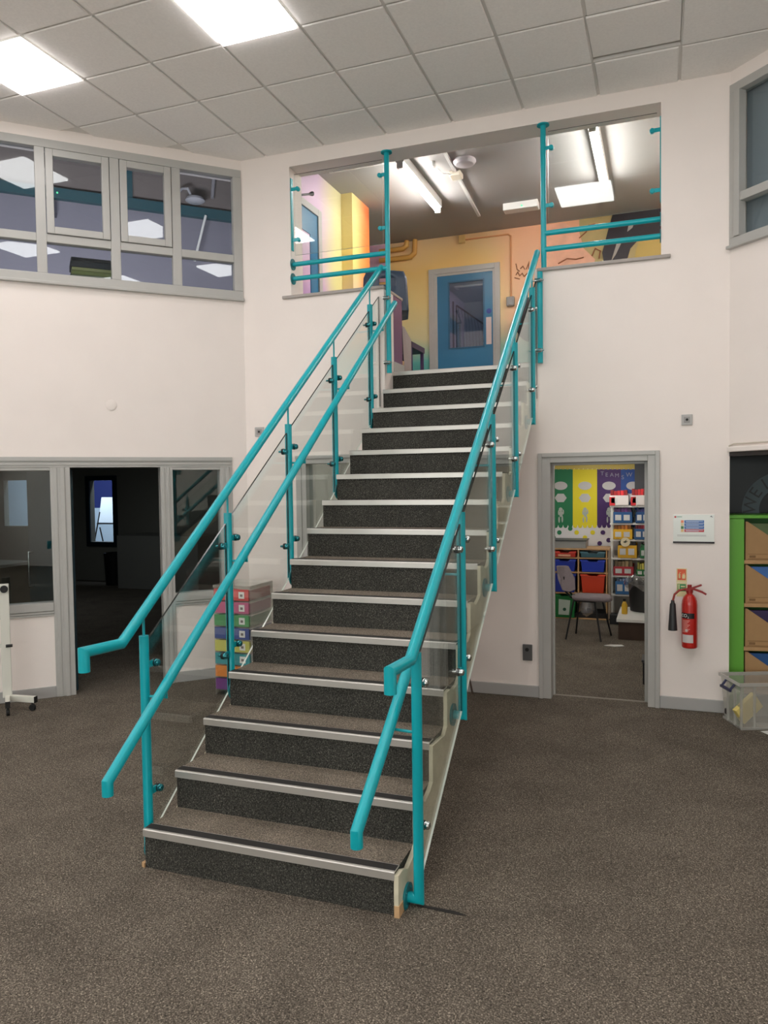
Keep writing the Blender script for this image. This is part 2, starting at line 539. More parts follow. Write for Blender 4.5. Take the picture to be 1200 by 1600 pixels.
# ------------------------------------------------------------------ ceiling light panels
LENS = emit('panel_diffuser', PANEL_COL, PANEL_E)
whites = {(-2, -1): 'white square light panel cut by the left edge of the photo',
          (1, -1): 'large white square light panel at the top edge of the photo'}
first = None
for (i, j) in LIGHTS:
    if not inroom(AX + .6 * i + .3, AY + .6 * j + .3, -0.25):
        continue
    lab = whites.get((i, j), 'white square light panel in the ceiling behind the camera, seen reflected in window glass')
    if first is None:
        t = thing('ceiling_light', lab, 'light', (AX + .6 * i, AY + .6 * j, ZC), 0, 'square ceiling light panels')
        f = B(Matrix.Translation((AX + .6 * i, AY + .6 * j, 0)))
        for (a, b_, c_, d_) in ((.005, .595, .005, .02), (.005, .595, .58, .595), (.005, .02, .02, .58), (.58, .595, .02, .58)):
            f.box(a, b_, c_, d_, ZC - .004, ZC + .009)
        build('frame', f, WHITE, t)
        f = B(Matrix.Translation((AX + .6 * i, AY + .6 * j, 0)))
        f.box(.02, .58, .02, .58, ZC - .022, ZC + .006)
        build('diffuser', f, LENS, t)
        first = t
    else:
        c = copy_tree(first); c.location = (AX + .6 * i, AY + .6 * j, ZC); c['label'] = lab


# ------------------------------------------------------------------ window and screen frames
def frame_strip(b, pl, a0, a1, z0, z1, d0, d1, lip=True):
    pl.box(b, a0, a1, z0, z1, d0, d1)


# window_1: upper left, four bays in view and two more beyond the frame edge
b = B(); F0, F1 = -0.012, 0.07
edges = [0.012, 0.61, 1.142, 1.744, 2.33, 2.93, 3.53]
ztop, zbot, ztr = 4.797, 3.58, 3.965
LEFT.box(b, 0.004, 3.62, 4.725, ztop, F0, F1); LEFT.box(b, 0.004, 3.62, zbot, 3.665, F0, F1)
LEFT.box(b, 0.0, 3.65, zbot - 0.012, zbot + 0.012, F0 - 0.03, F1)
LEFT.box(b, 0.004, 0.085, 3.665, 4.725, F0, F1); LEFT.box(b, 3.54, 3.62, 3.665, 4.725, F0, F1)
for e in edges[1:-1]:
    LEFT.box(b, e - 0.04, e + 0.04, 3.665, 4.725, F0, F1)
for k in range(6):
    e0 = edges[k] + (0.04 if k else 0.073); e1 = edges[k + 1] - 0.04
    LEFT.box(b, e0, e1, ztr - 0.035, ztr + 0.035, F0 + .004, F1)
win1 = struct(build('window_1', b, GREY, bevel=0.004))
for k in (1, 2, 4):
    e0, e1 = edges[k] + 0.045, edges[k + 1] - 0.045
    s_ = B(); z0, z1 = ztr + 0.038, 4.718
    LEFT.box(s_, e0, e0 + .06, z0, z1, F0 - .012, .05); LEFT.box(s_, e1 - .06, e1, z0, z1, F0 - .012, .05)
    LEFT.box(s_, e0 + .06, e1 - .06, z0, z0 + .06, F0 - .012, .05); LEFT.box(s_, e0 + .06, e1 - .06, z1 - .06, z1, F0 - .012, .05)
    build('opening_sash', s_, GREY, win1, bevel=0.004)
p_ = B(); LEFT.box(p_, 0.08, 3.56, 3.65, 4.73, 0.045, 0.051)
build('glass_pane', p_, PANE, win1)

# window_3: upper right with drawn blind behind
b = B()
RGHT.box(b, 0.0, 3.62, 4.72, 4.785, F0, F1); RGHT.box(b, 0.0, 3.62, 3.575, 3.645, F0, F1)
RGHT.box(b, -0.005, 3.65, 3.562, 3.585, F0 - 0.03, F1)
RGHT.box(b, 0.0, 0.08, 3.645, 4.72, F0, F1)
RGHT.box(b, .05, .1, 3.645, 4.72, F0 - .015, F1 - .02)
for e in (0.75, 1.5, 2.25, 3.0, 3.58):
    RGHT.box(b, e - .04, e + .04, 3.645, 4.72, F0, F1)
RGHT.box(b, 0.08, 3.58, 3.90, 3.965, F0, F1)
win3 = struct(build('window_3', b, GREY, bevel=0.004))
p_ = B(); RGHT.box(p_, 0.07, 3.56, 3.63, 4.73, 0.045, 0.051); build('glass_pane', p_, PANE_D, win3)
bl = B(); RGHT.box(bl, 0.04, 3.6, 3.62, 4.78, 0.13, 0.133)
tag(build('roller_blind', bl, mat('grey_blue_blind', (150, 156, 166), 0.8)), 'grey-blue blind drawn down behind the upper right window', 'blind')

# window_2: lower left glazed screen around the open doorway
b = B()


def post(a0, a1, z0, z1):
    LEFT.box(b, a0, a1, z0, z1, -0.014, 0.12)
    w_ = a1 - a0
    LEFT.box(b, a0 + w_ * .28, a0 + w_ * .5, z0, z1, -0.026, 0.0)
    LEFT.box(b, a0 + w_ * .66, a0 + w_ * .86, z0, z1, -0.020, 0.0)


LEFT.box(b, 0.146, 3.45, 2.0, 2.092, -0.014, 0.12)
LEFT.box(b, 0.146, 3.45, 2.055, 2.092, -0.026, 0.0); LEFT.box(b, 0.16, 3.45, 2.02, 2.035, -0.02, 0.0)
post(0.146, 0.262, 0, 2.0); post(0.70, 0.81, 0, 2.0); post(1.575, 1.735, 0, 2.0); post(3.3, 3.42, 0, 2.0)
for a0, a1 in ((0.262, 0.70), (1.735, 3.3)):
    LEFT.box(b, a0, a1, 0.76, 0.83, -0.03, 0.12); LEFT.box(b, a0, a1, 0.735, 0.757, -0.022, 0.02); LEFT.box(b, a0, a1, 0.715, 0.732, -0.016, 0.02)
    LEFT.box(b, a0, a1, 1.975, 2.0, -0.008, 0.10)
win2 = struct(build('window_2', b, GREY, bevel=0.003))
p_ = B(); LEFT.box(p_, 0.25, 0.71, 0.80, 2.0, 0.045, 0.051); LEFT.box(p_, 1.72, 3.31, 0.80, 2.0, 0.045, 0.051)
build('glass_pane', p_, PANE_D, win2)

# window_4: glazed screen in the back wall behind the stairs
b = B()
for (a0, a1, z0, z1) in ((-0.895, 0.70, 2.015, 2.092), (-0.895, -0.79, 0, 2.015), (0.60, 0.70, 0.70, 2.015), (-0.79, 0.60, 0.74, 0.82), (-0.12, -0.04, 0.82, 2.015)):
    BACK.box(b, a0, a1, z0, z1, -0.014, 0.14)
    if a1 - a0 < .2:
        BACK.box(b, a0 + .03, a0 + .06, z0, z1, -0.026, 0)
BACK.box(b, -0.895, 0.70, 2.06, 2.092, -0.026, 0.0)
win4 = struct(build('window_4', b, GREY, bevel=0.003))
p_ = B(); BACK.box(p_, -0.80, 0.61, 0.81, 2.02, 0.05, 0.056); build('glass_pane', p_, PANE_D, win4)

# door_1: right doorway, grey architrave and lining, no leaf in sight
b = B()
for (a0, a1, z0, z1) in ((1.352, 1.452, 0, 2.055), (2.215, 2.305, 0, 2.055), (1.452, 2.215, 1.975, 2.055)):
    BACK.box(b, a0, a1, z0, z1, -0.016, 0.0)
for (a0, a1, z0, z1) in ((1.352, 1.385, 0, 2.055), (2.272, 2.305, 0, 2.055), (1.385, 2.272, 2.022, 2.055)):
    BACK.box(b, a0, a1, z0, z1, -0.030, -0.016)
for (a0, a1, z0, z1) in ((1.40, 1.452, 0, 2.02), (2.215, 2.262, 0, 2.02), (1.452, 2.215, 1.975, 2.02)):
    BACK.box(b, a0, a1, z0, z1, 0.0, 0.25)
for (a0, a1, z0, z1) in ((1.452, 1.466, 0, 1.975), (2.188, 2.215, 0, 1.975), (1.466, 2.188, 1.955, 1.975)):
    BACK.box(b, a0, a1, z0, z1, 0.11, 0.16)
struct(build('door_1', b, GREY, bevel=0.003))
th = B(); th.box(1.455, 2.21, YB + .10, YB + .13, 0.0, 0.006)
struct(build('trim_1', th, mat('worn_threshold', (128, 120, 110), 0.5)))

# skirtings
b = B(); BACK.box(b, 2.305, XR - 0.006, 0, 0.098, -0.016, 0); struct(build('baseboard_right', b, GREYD, bevel=.004))
b = B(); BACK.box(b, -0.72, 1.352, 0, 0.098, -0.016, 0); struct(build('baseboard_back', b, GREYD, bevel=.004))
b = B(); LEFT.box(b, 1.735, 4.5, 0, 0.098, -0.014, 0); LEFT.box(b, .262, .70, 0, .098, -.014, 0); struct(build('baseboard_left', b, GREYD, bevel=.004))

# sill capping of the landing opening
b = B(); b.box(-1.0, 0.005, YB - .025, 3.97, ZSILL - .024, ZSILL + .004); struct(build('trim_2', b, SILL, bevel=.006))
b = B(); b.box(1.352, 2.385, YB - .025, 3.97, ZSILL - .024, ZSILL + .004); struct(build('trim_3', b, SILL, bevel=.006))

# ------------------------------------------------------------------ landing behind the opening
PURP = mat('purple_paint', (104, 66, 104), 0.5)
YL = 7.75; ZL = 5.35; XW = -1.355
LSH = [(-1.56, YB + T), (-1.56, 6.2), (-2.9, 6.2), (-2.9, YL + .2), (3.9, YL + .2), (3.9, YB + T), (W_, YB + T), (W_, 3.698), (0.0, 3.698), (0.0, YB + T)]
b = B(); b.prism([(x, y, ZF - .16) for x, y in LSH], (0, 0, .16))
struct(build('floor_landing', b, RISER))
b = B(); b.prism([(x, y, ZL) for x, y in LSH[:6]], (0, 0, .1)); struct(build('ceiling_landing', b, mat('landing_ceiling', (168, 165, 162), .8)))
b = B(); b.box(-1.56, 3.9, YB + .12, YB + T, ZO + .02, ZL + .1); struct(build('wall_landing_front', b, mat('landing_ceiling', (168, 165, 162), .8)))
m_back = mural('mural_back', 'X',
               [(0.0, (84, 182, 182)), (0.30, (108, 192, 184)), (0.45, (226, 216, 168)), (0.64, (238, 214, 146)), (0.84, (236, 198, 122)), (1.0, (226, 194, 146))],
               [(0.0, (196, 178, 194)), (0.22, (134, 200, 192)), (0.38, (150, 200, 184)), (0.54, (244, 200, 160)), (0.8, (242, 192, 152)), (1.0, (238, 182, 144))],
               0.25, 0.25, 0.42, 2.95, 5.5)
b = B(); b.box(-2.9, 3.9, YL, YL + .2, ZF, ZL); struct(build('wall_landing_back', b, m_back))
m_left = mural('mural_left', 'Y',
               [(0.0, (168, 110, 190)), (0.35, (186, 140, 204)), (0.6, (214, 186, 210)), (1.0, (202, 176, 200))],
               [(0.0, (160, 120, 196)), (0.32, (170, 148, 204)), (0.58, (226, 220, 150)), (1.0, (206, 196, 150))],
               0.3, 0.3, 5.45, 2.9, 5.5)
b = B(); b.box(XW - .2, XW, 3.7, 5.70, ZF, ZL); struct(build('wall_landing_left', b, m_left))
m_pil = mural('mural_pillar', 'Y',
              [(0.0, (186, 150, 200)), (0.45, (226, 196, 190)), (0.7, (240, 214, 130)), (1.0, (226, 206, 140))],
              [(0.0, (240, 170, 130)), (0.45, (246, 160, 92)), (0.75, (244, 130, 60)), (1.0, (230, 120, 66))],
              0.2, 0.2, 6.15, 2.9, 5.5)
b = B(); b.box(-1.9, -1.21, 5.70, 6.27, ZF, ZL); struct(build('wall_landing_pillar', b, m_pil))
b = B(); b.box(-2.9, -2.8, 6.2, YL, ZF, ZL); struct(build('wall_landing_recess', b, m_back))
b = B(); b.box(3.7, 3.9, 3.7, YL, ZF, ZL); struct(build('wall_landing_right', b, m_back))
# low walls behind the sills, painted purple with skirting
b = B(); b.box(-1.355, 0.0, YB + T, 3.95, ZF, ZSILL - .024); struct(build('wall_landing_low_left', b, PURP))
b = B(); b.box(1.34, 3.7, YB + T, 3.95, ZF, ZSILL - .024); struct(build('wall_landing_low_right', b, PURP))
b = B(); b.box(-0.02, 0.014, YB + T - .01, 3.965, ZF, ZF + .1); struct(build('baseboard_landing', b, GREYD, bevel=.003))

# door_2: blue landing door with vision panel
yd = YL
d2 = B()
for (x0, x1, z0, z1) in ((-0.86, -0.775, ZF, 4.90), (0.105, 0.18, ZF, 4.90), (-0.775, 0.105, 4.825, 4.90)):
    d2.box(x0, x1, yd - .03, yd + .02, z0, z1)
for (x0, x1, z0, z1) in ((-0.775, -0.735, ZF, 4.825), (0.075, 0.105, ZF, 4.825), (-0.735, 0.075, 4.79, 4.825)):
    d2.box(x0, x1, yd - .018, yd + .02, z0, z1)
door2 = struct(build('door_2', d2, GREY, bevel=.004))
lf = B()
lf.box(-.735, .075, yd - .012, yd + .01, ZF + .01, 3.745); lf.box(-.735, .075, yd - .012, yd + .01, 4.69, 4.79)
lf.box(-.735, -.555, yd - .012, yd + .01, 3.745, 4.69); lf.box(-.06, .075, yd - .012, yd + .01, 3.745, 4.69)
build('door_leaf', lf, BLUE, door2)
bd = B()
for (x0, x1, z0, z1) in ((-.575, -.04, 4.68, 4.70), (-.575, -.04, 3.735, 3.755), (-.575, -.553, 3.755, 4.68), (-.062, -.04, 3.755, 4.68)):
    bd.box(x0, x1, yd - .02, yd - .008, z0, z1)
build('glazing_bead', bd, mat('blue_bead', (36, 92, 124), .4), door2)
pn = B(); pn.box(-.555, -.06, yd - .006, yd - .001, 3.745, 4.69)
build('glass_pane', pn, glass('door_glass', (.7, .74, .78), .10), door2)
# the corridor seen through the pane: pale wall with a dark hanging rail
bk = B(); bk.box(-.56, -.055, yd - .0008, yd + .03, 3.74, 4.695); build('corridor_view', bk, mat('corridor_wall', (150, 158, 178), .8), door2)
rl = B()
rl.bar((-.455, yd - .003, 4.36), (-.06, yd - .003, 4.06), .004, .022)
for k in range(8):
    x = -.43 + k * .047; z = 4.33 - (x + .43) * .76
    rl.bar((x, yd - .003, z), (x + .02, yd - .003, z - .12), .003, .012, up=(0, 1, 0)); rl.bar((x + .02, yd - .003, z - .12), (x + .03, yd - .003, 3.76), .002, .005, up=(0, 1, 0))
rl.box(-.515, -.49, yd - .004, yd - .002, 3.75, 4.42); rl.box(-.463, -.447, yd - .004, yd - .002, 3.75, 4.36); rl.bar((-.145, yd - .003, 4.67), (-.145, yd - .003, 4.42), .003, .008)
build('hanging_rail', rl, mat('corridor_dark', (52, 54, 66), .7), door2)
pp = B(); pp.box(-.02, .055, yd - .018, yd - .012, 3.77, 4.15); build('push_plate', pp, mat('pale_push_plate', (214, 196, 192), .35), door2)
ps = B(); ps.lathe([(.0, 0), (.036, 0), (.036, .004), (0, .004)], (.02, yd - .012, 4.235), (0, -1, 0)); build('safety_sign', ps, mat('blue_disc', (40, 62, 140), .4), door2)

# door_3: blue door in the landing's left wall
d3 = B(); xw = XW
for (y0, y1, z0, z1) in ((4.05, 4.13, ZF, 4.93), (4.99, 5.08, ZF, 4.93), (4.13, 4.99, 4.85, 4.93)):
    d3.box(xw - .02, xw + .025, y0, y1, z0, z1)
door3 = struct(build('door_3', d3, GREY, bevel=.004))
lf = B(); lf.box(xw - .02, xw + .008, 4.13, 4.33, ZF, 4.85); lf.box(xw - .02, xw + .008, 4.80, 4.99, ZF, 4.85)
lf.box(xw - .02, xw + .008, 4.33, 4.80, 4.60, 4.85); lf.box(xw - .02, xw + .008, 4.33, 4.80, ZF, 3.4)
build('door_leaf', lf, BLUE, door3)
pn = B(); pn.box(xw - .012, xw - .002, 4.33, 4.80, 3.4, 4.60); build('glass_pane', pn, mat('dark_door_glass', (46, 44, 52), .04, spec=.8), door3)
hn = B()
for z in (3.62, 3.72):
    hn.lathe([(0, 0), (.02, 0), (.02, .02), (0, .02)], (xw + .008, 4.9, z), (1, 0, 0), 12)
build('door_knob', hn, DARKM, door3)

# sprayed figure on the back wall (generic shapes, painted flat on the wall)
SKIN = mat('mural_skin', (236, 182, 152), .5, noise=.12, nscale=5); BLACK_P = mat('mural_black', (44, 40, 46), .5, noise=.15, nscale=6)
OLIVE = mat('mural_olive', (186, 170, 116), .5, noise=.08, nscale=4); LINE = mat('mural_line', (150, 110, 70), .5)


def blot(name, pts, y, m, label, cat='mural'):
    b = B(); b.prism([PX(u, v, y) for u, v in pts], (0, .004, 0)); return tag(build(name, b, m), label, cat)


blot('painted_shape', [(905, 318), (1036, 290), (1036, 412), (905, 425)], YL - .006, OLIVE, 'olive sprayed patch of the mural behind the right guard rail')
blot('painted_shape', [(846, 352), (882, 348), (905, 362), (912, 388), (930, 405), (925, 425), (840, 428)], YL - .012, SKIN, 'salmon face-like patch of the mural behind the right guard rail')
blot('painted_shape', [(962, 318), (1036, 300), (1036, 366), (1000, 372), (985, 388), (978, 412), (944, 414), (941, 395), (950, 360)], YL - .018, BLACK_P, 'black curved band of the mural behind the right guard rail')
blot('painted_shape', [(590, 356), (606, 348), (607, 440), (560, 444), (556, 425), (562, 405), (575, 380)], 7.72, mat('mural_pink', (208, 170, 190), .5, noise=.15, nscale=6), 'pink sprayed figure of the mural behind the left guard rail')

for pts, m_, lab in (([(966, 372), (972, 377), (962, 398), (955, 408)], mat('mural_glint', (170, 168, 160), .5), 'pale brush glint on the black band of the mural'),
                     ([(982, 352), (992, 346), (988, 356), (980, 362)], mat('mural_glint', (170, 168, 160), .5), 'small pale glint high on the black band of the mural'),
                     ([(1000, 372), (1034, 366), (1034, 408), (990, 410), (994, 390)], mat('mural_ochre', (196, 172, 92), .5), 'ochre patch of the mural beside the right jamb')):
    blot('painted_shape', pts, YL - .024, m_, lab)
for pts, lab in (([(872, 412), (886, 404), (900, 405), (912, 402)], 'dark brow line of the mural low behind the right guard rail'), ([(905, 372), (916, 362), (920, 352), (930, 350)], 'thin brown outline of the mural above the salmon patch'), ([(925, 400), (930, 388), (938, 392), (936, 404)], 'thin curled outline of the mural beside the black band')):
    b = B(); b.tube([PX(u, v, YL - .024) for u, v in pts], .008, 6); tag(build('painted_line', b, mat('brown_spray', (150, 92, 56), .6)), lab, 'mural')
sg = B()
for (pts) in ([(806, 412), (808, 421), (812, 424)], [(813, 420), (817, 416), (820, 421)], [(822, 421), (826, 411), (826, 421)],
              [(806, 430), (809, 425), (812, 431), (816, 427), (819, 432), (824, 427), (829, 432)], [(804, 434), (812, 436)]):
    sg.tube([PX(u, v, YL - .006) for u, v in pts], .007, 6)
tag(build('painted_signature', sg, mat('brown_spray', (150, 92, 56), .6)), 'brown sprayed signature scribble on the orange landing wall', 'mural')

# ------------------------------------------------------------------ landing fittings
TUBE = emit('tube_glow', (1.0, 0.96, 0.92), TUBE_E)
for k, (x, y0, y1, lab) in enumerate(((-0.31, 4.86, 6.34, 'lit tube light on the landing ceiling beside the left pole'),
                                      (1.69, 4.74, 6.42, 'lit tube light seen through the upper right glass panel'),
                                      (3.1, 4.74, 6.42, 'unseen tube light added at the far right end of the landing ceiling'))):  # last tube added out of view to brighten the landing
    t = thing('tube_light', lab, 'light', (x, y0, ZL), 0, 'landing tube lights')
    b = B(); b.box(x - .048, x + .048, y0, y1, ZL - .10, ZL); build('housing', b, WHITE, t, bevel=.004)
    b = B(); b.cyl((x, y0 + .03, ZL - .135), (x, y1 - .03, ZL - .135), .028); build('tube', b, TUBE, t, smooth=True)
    for q in (y0 - .005, y1 - .03):
        b = B(); b.box(x - .034, x + .034, q, q + .035, ZL - .165, ZL - .095); build('end_cap', b, WHITE, t, bevel=.004)
t = thing('smoke_detector', 'round white smoke detector on the landing ceiling', 'smoke detector', (.289, 5.31, ZL))
b = B(); b.lathe([(0, 0), (.12, 0), (.125, .02), (.10, .05), (.05, .06), (0, .06)], (.289, 5.31, ZL), (0, 0, -1), 32); build('body', b, mat('grey_white_plastic', (200, 196, 200), .4), t, smooth=True)
t = thing('cable_trunking', 'thin white cable trunking with a junction box along the landing ceiling', 'trunking', (.1, 5.6, ZL))
b = B(); b.bar((.165, 4.6, ZL - .012), (.047, 7.05, ZL - .012), .035, .024); build('trunk', b, WHITE, t)
b = B(); b.box(.05, .18, 5.52, 5.68, ZL - .06, ZL); build('junction_box', b, mat('cream_plastic', (226, 218, 200), .4), t, bevel=.01)
b = B(); b.tube([(.09, 5.53, ZL - .04), (.0, 5.46, ZL - .05), (-.03, 5.35, ZL - .03)], .006, 8); b.lathe([(0, 0), (.03, 0), (.036, .06), (0, .07)], (-.05, 5.22, ZL), (0, 0, -1), 16); build('sensor', b, WHITE, t, smooth=True)
t = thing('emergency_light', 'white emergency light box with a green dot on the landing ceiling', 'light', (.64, 6.85, ZL))
b = B(); b.box(.42, .86, 6.76, 6.92, ZL - .09, ZL); build('case', b, WHITE, t, bevel=.01)
b = B(); b.lathe([(0, 0), (.012, 0), (.012, .01), (0, .01)], (.66, 6.76, ZL - .06), (0, -1, 0), 12); build('indicator', b, emit('green_led', (.2, 1, .5), 1.2), t)
t = thing('ceiling_vent', 'slim white vent along the landing ceiling by the left jamb', 'vent', (-.85, 4.9, ZL))
b = B(); b.box(-1.2, -.5, 4.84, 5.02, ZL - .03, ZL); build('frame', b, WHITE, t, bevel=.006)
b = B(); b.box(-1.14, -.56, 4.87, 4.99, ZL - .034, ZL - .029); build('grille', b, mat('vent_grey', (140, 138, 140), .5), t)
PIPE = mat('ochre_pipe', (206, 156, 76), .5)
b = B(); b.tube([(-1.6, YL - .05, 5.24), (-1.24, YL - .05, 5.24), (-1.18, YL - .05, 5.28), (-1.175, YL - .05, ZL)], .035, 12); tag(build('wall_pipe', b, PIPE, smooth=True), 'upper of the two ochre pipes bending up the landing wall', 'pipe', 'ochre pipes')
b = B(); b.tube([(-1.6, YL - .05, 5.11), (-1.12, YL - .05, 5.11), (-1.06, YL - .05, 5.16), (-1.05, YL - .05, ZL)], .035, 12); tag(build('wall_pipe', b, PIPE, smooth=True), 'lower of the two ochre pipes bending up the landing wall', 'pipe', 'ochre pipes')
t = thing('wall_switch', 'grey switch box fed by a conduit on the orange landing wall', 'switch', (.33, YL, 4.26))
b = B(); b.box(.275, .385, YL - .06, YL, 4.27, 4.40); build('switch_box', b, mat('grey_box', (150, 148, 146), .4), t, bevel=.012)
b = B(); b.tube([(.335, YL - .015, 4.39), (.335, YL - .015, 5.24), (.30, YL - .015, 5.27), (-.33, YL - .015, 5.27)], .011, 10); build('conduit', b, mat('orange_conduit', (214, 150, 100), .5), t, smooth=True)
b = B(); b.box(-.40, -.31, YL - .06, YL, 5.22, 5.33); build('conduit_box', b, mat('ochre_box', (212, 180, 116), .5), t, bevel=.006)
b = B(); b.tube([(-1.355, 4.28, 4.84), (-1.26, 4.30, 4.84), (-1.25, 4.60, 4.955)], .012, 8); b.tube([(-1.25, 4.58, 4.947), (-1.25, 4.66, 4.98)], [.012, .026], 10)
tag(build('door_closer_arm', b, DARKM, smooth=True), 'dark arm sticking out above the left landing door', 'door closer')


# moulded school chair
def school_chair(loc, rz, label, col):
    t = thing('school_chair', label, 'chair', loc, rz, 'moulded chairs on the landing')
    M = Matrix.Translation(loc) @ Matrix.Rotation(rz, 4, 'Z')
    b = B(M)
    prof = [(-.22, .43), (-.14, .445), (0, .43), (.14, .425), (.2, .45), (.225, .52), (.24, .60), (.245, .68), (.25, .76), (.26, .83)]
    hole = lambda u, k: k == 7 and abs(u - .5) < .2
    n = 14; vs = []
    for k, (y, z) in enumerate(prof):
        wd = .21 - .02 * abs(k - 4) / 5 - (.03 if k == 9 else 0)
        vs.append([b._v(((i / n - .5) * 2 * wd, y + (.035 * (2 * (i / n) - 1) ** 2 * (-1 if k > 4 else 0)), z + (.02 * (2 * (i / n) - 1) ** 2 if k < 4 else 0))) for i in range(n + 1)])
    for k in range(len(prof) - 1):
        for i in range(n):
            if not hole((i + .5) / n, k):
                b.bm.faces.new([vs[k][i], vs[k][i + 1], vs[k + 1][i + 1], vs[k + 1][i]])
    build('seat_shell', b, col, t, smooth=True, solid=.012)
    for sx in (-1, 1):
        for y0, y1 in ((-.14, -.22), (.13, .24)):
            b = B(M); b.tube([(sx * .12, y0, .43), (sx * .135, y1, 0.0)], .011, 10); build('leg', b, DARKM, t, smooth=True)
    return t


CH = mat('slate_blue_plastic', (74, 88, 108), .35)
for xa, ya, hh, lab in ((-.345, 4.55, .28, 'low beech bench behind the purple low wall carrying a blue chair'), (-.62, 5.12, .46, 'taller beech bench behind the low wall carrying a second blue chair')):
    t = thing('bench', lab, 'bench', (xa, ya, ZF))
    b = B(); b.box(xa - .40, xa + .08, ya - .25, ya + .25, ZF + hh - .03, ZF + hh); build('bench_top', b, BEECH, t, bevel=.004)
    for sx in (-.37, .05):
        b = B(); b.box(xa + sx, xa + sx + .03, ya - .23, ya + .23, ZF, ZF + hh - .03); build('leg', b, BEECH, t)
school_chair((-.345, 4.55, ZF + .281), math.pi + .3, 'slate blue moulded chair standing above the purple low wall end', CH)
school_chair((-.62, 5.12, ZF + .461), math.pi + .3, 'slate blue moulded chair half hidden behind the left tall pole', CH)
t = thing('dark_table', 'dark topped small table on the landing against the teal wall', 'table', (-.98, 7.2, ZF))
b = B(); b.box(-1.35, -.86, 6.9, 7.5, 3.66, 3.74); build('table_top', b, mat('brown_table', (90, 70, 84), .5), t, bevel=.006)
for x in (-1.32, -.89):
    for y in (6.94, 7.46):
        b = B(); b.box(x - .02, x + .02, y - .02, y + .02, ZF, 3.66); build('leg', b, mat('plum_leg', (72, 52, 92), .5), t)
b = B(); b.prism([(-.44, 5.0, ZF), (-.315, 5.2, ZF), (-.315, 5.2, 3.42), (-.36, 5.1, 3.55), (-.44, 5.0, 3.6)], (-.02, .012, 0)); tag(build('leaning_panel', b, mat('beige_panel', (158, 148, 146), .6), bevel=.002), 'beige panel standing behind the purple low wall end', 'panel')
t = thing('office_chair', 'black office chair on the landing half hidden by the right handrail', 'chair', (.66, 7.25, ZF))
BLK = mat('black_upholstery', (40, 40, 46), .6)
b = B(); b.lathe([(0, -.04), (.17, -.035), (.22, 0), (.17, .035), (0, .04)], (.66, 7.42, 4.0), (0, 1, .12), 28)
for v in b.bm.verts:
    v.co.z = 4.0 + (v.co.z - 4.0) * 1.35
build('backrest', b, BLK, t, smooth=True)
b = B(); b.lathe([(0, 0), (.22, 0), (.25, .03), (.22, .08), (0, .09)], (.66, 7.2, ZF + .44), (0, 0, 1), 28); build('seat', b, BLK, t, smooth=True)
b = B(); b.tube([(.66, 7.25, ZF + .45), (.66, 7.47, ZF + .48), (.66, 7.5, ZF + .6), (.66, 7.46, ZF + 1.05)], .02, 10); build('back_support', b, DARKM, t, smooth=True)
b = B(); b.cyl((.66, 7.2, ZF + .08), (.66, 7.2, ZF + .45), .03, 14); build('gas_lift', b, DARKM, t, smooth=True)
for k in range(5):
    a = k * 1.2566; e = (.66 + .24 * math.cos(a), 7.2 + .24 * math.sin(a))
    b = B(); b.bar((.66, 7.2, ZF + .09), (e[0], e[1], ZF + .065), .04, .03); lg = build('base_leg', b, DARKM, t)
    b = B(); b.lathe([(0, -.02), (.026, -.02), (.026, .02), (0, .02)], (e[0], e[1], ZF + .027), (-math.sin(a), math.cos(a), 0), 12); build('castor', b, RUBBER, lg)

# ------------------------------------------------------------------ staircase
st = thing('staircase', 'carpeted straight staircase with silver nosings rising to the landing', 'staircase', (W_ / 2, 0, 0))
for k in range(15):
    y = k * G_; z0 = k * R_; z1 = z0 + R_
    b = B()
    yend = (k + 1) * G_ + .004 if k < 14 else y + .03
    if k == 0:
        b.box(0, W_, y, yend, 0.0, z1 - .002)
    else:
        b.prism([(0, y, z0 - .004), (0, y, z1 - .002), (0, yend, z1 - .002), (0, yend, z0 - .004)], (W_, 0, 0))
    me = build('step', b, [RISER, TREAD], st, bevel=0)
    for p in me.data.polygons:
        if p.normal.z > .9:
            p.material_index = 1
    nz = B(); nz.prism([(-.002, y - .012, z1 - .034), (-.002, y - .012, z1 - .002), (-.002, y - .008, z1 + .002), (-.002, y + .056, z1 + .002), (-.002, y + .056, z1 - .003), (-.002, y - .004, z1 - .003), (-.002, y - .004, z1 - .034)], (W_ + .004, 0, 0))
    nn = build('nosing', nz, ALU, me)
    gp = B(); gp.box(.0, W_, y + .004, y + .050, z1 + .0015, z1 + .0035); build('grip_strip', gp, GRIP, me)
# cut strings: ragged plaster edge on the right, a plain raking band set back on the left
prof = []
for k in range(15):
    y = k * G_; z0 = k * R_; z1 = z0 + R_
    j = lambda a: random.uniform(-a, a)
    prof += [(y - .012 + j(.004), z0 + .004), (y - .010 + j(.005), z0 + R_ * .5), (y - .010, z1 - .012)]
    prof += [(y + .05, z1 - .016 + j(.008)), (y + .12, z1 - .03 + j(.014)), (y + .2, z1 - .02 + j(.012))]
yend = YB - .002
prof = [p for p in prof if p[0] < yend]
top = prof[-1][1]
prof += [(yend, top), (yend, yend * SL - .2), (.2 / SL + .012, .004)]
prof[0] = (-.012, .001)
b = B(); b.prism([(W_, y, z) for y, z in prof], (.02, 0, 0)); build('side_string', b, STRING, st)
b = B(); b.prism([(-.022, y, z) for y, z in ((.10, .004), (.10, .10 * SL - .03), (yend, yend * SL - .03), (yend, yend * SL - .2), (.2 / SL + .012, .004))], (.022, 0, 0)); build('side_string', b, STRING, st)
b = B(); b.prism([(0.0, .30, .006), (0.0, YB - .004, YB * SL - .19), (0, YB - .004, YB * SL - .10), (0, .30, .10)], (W_, 0, 0)); build('soffit', b, WALL, st)
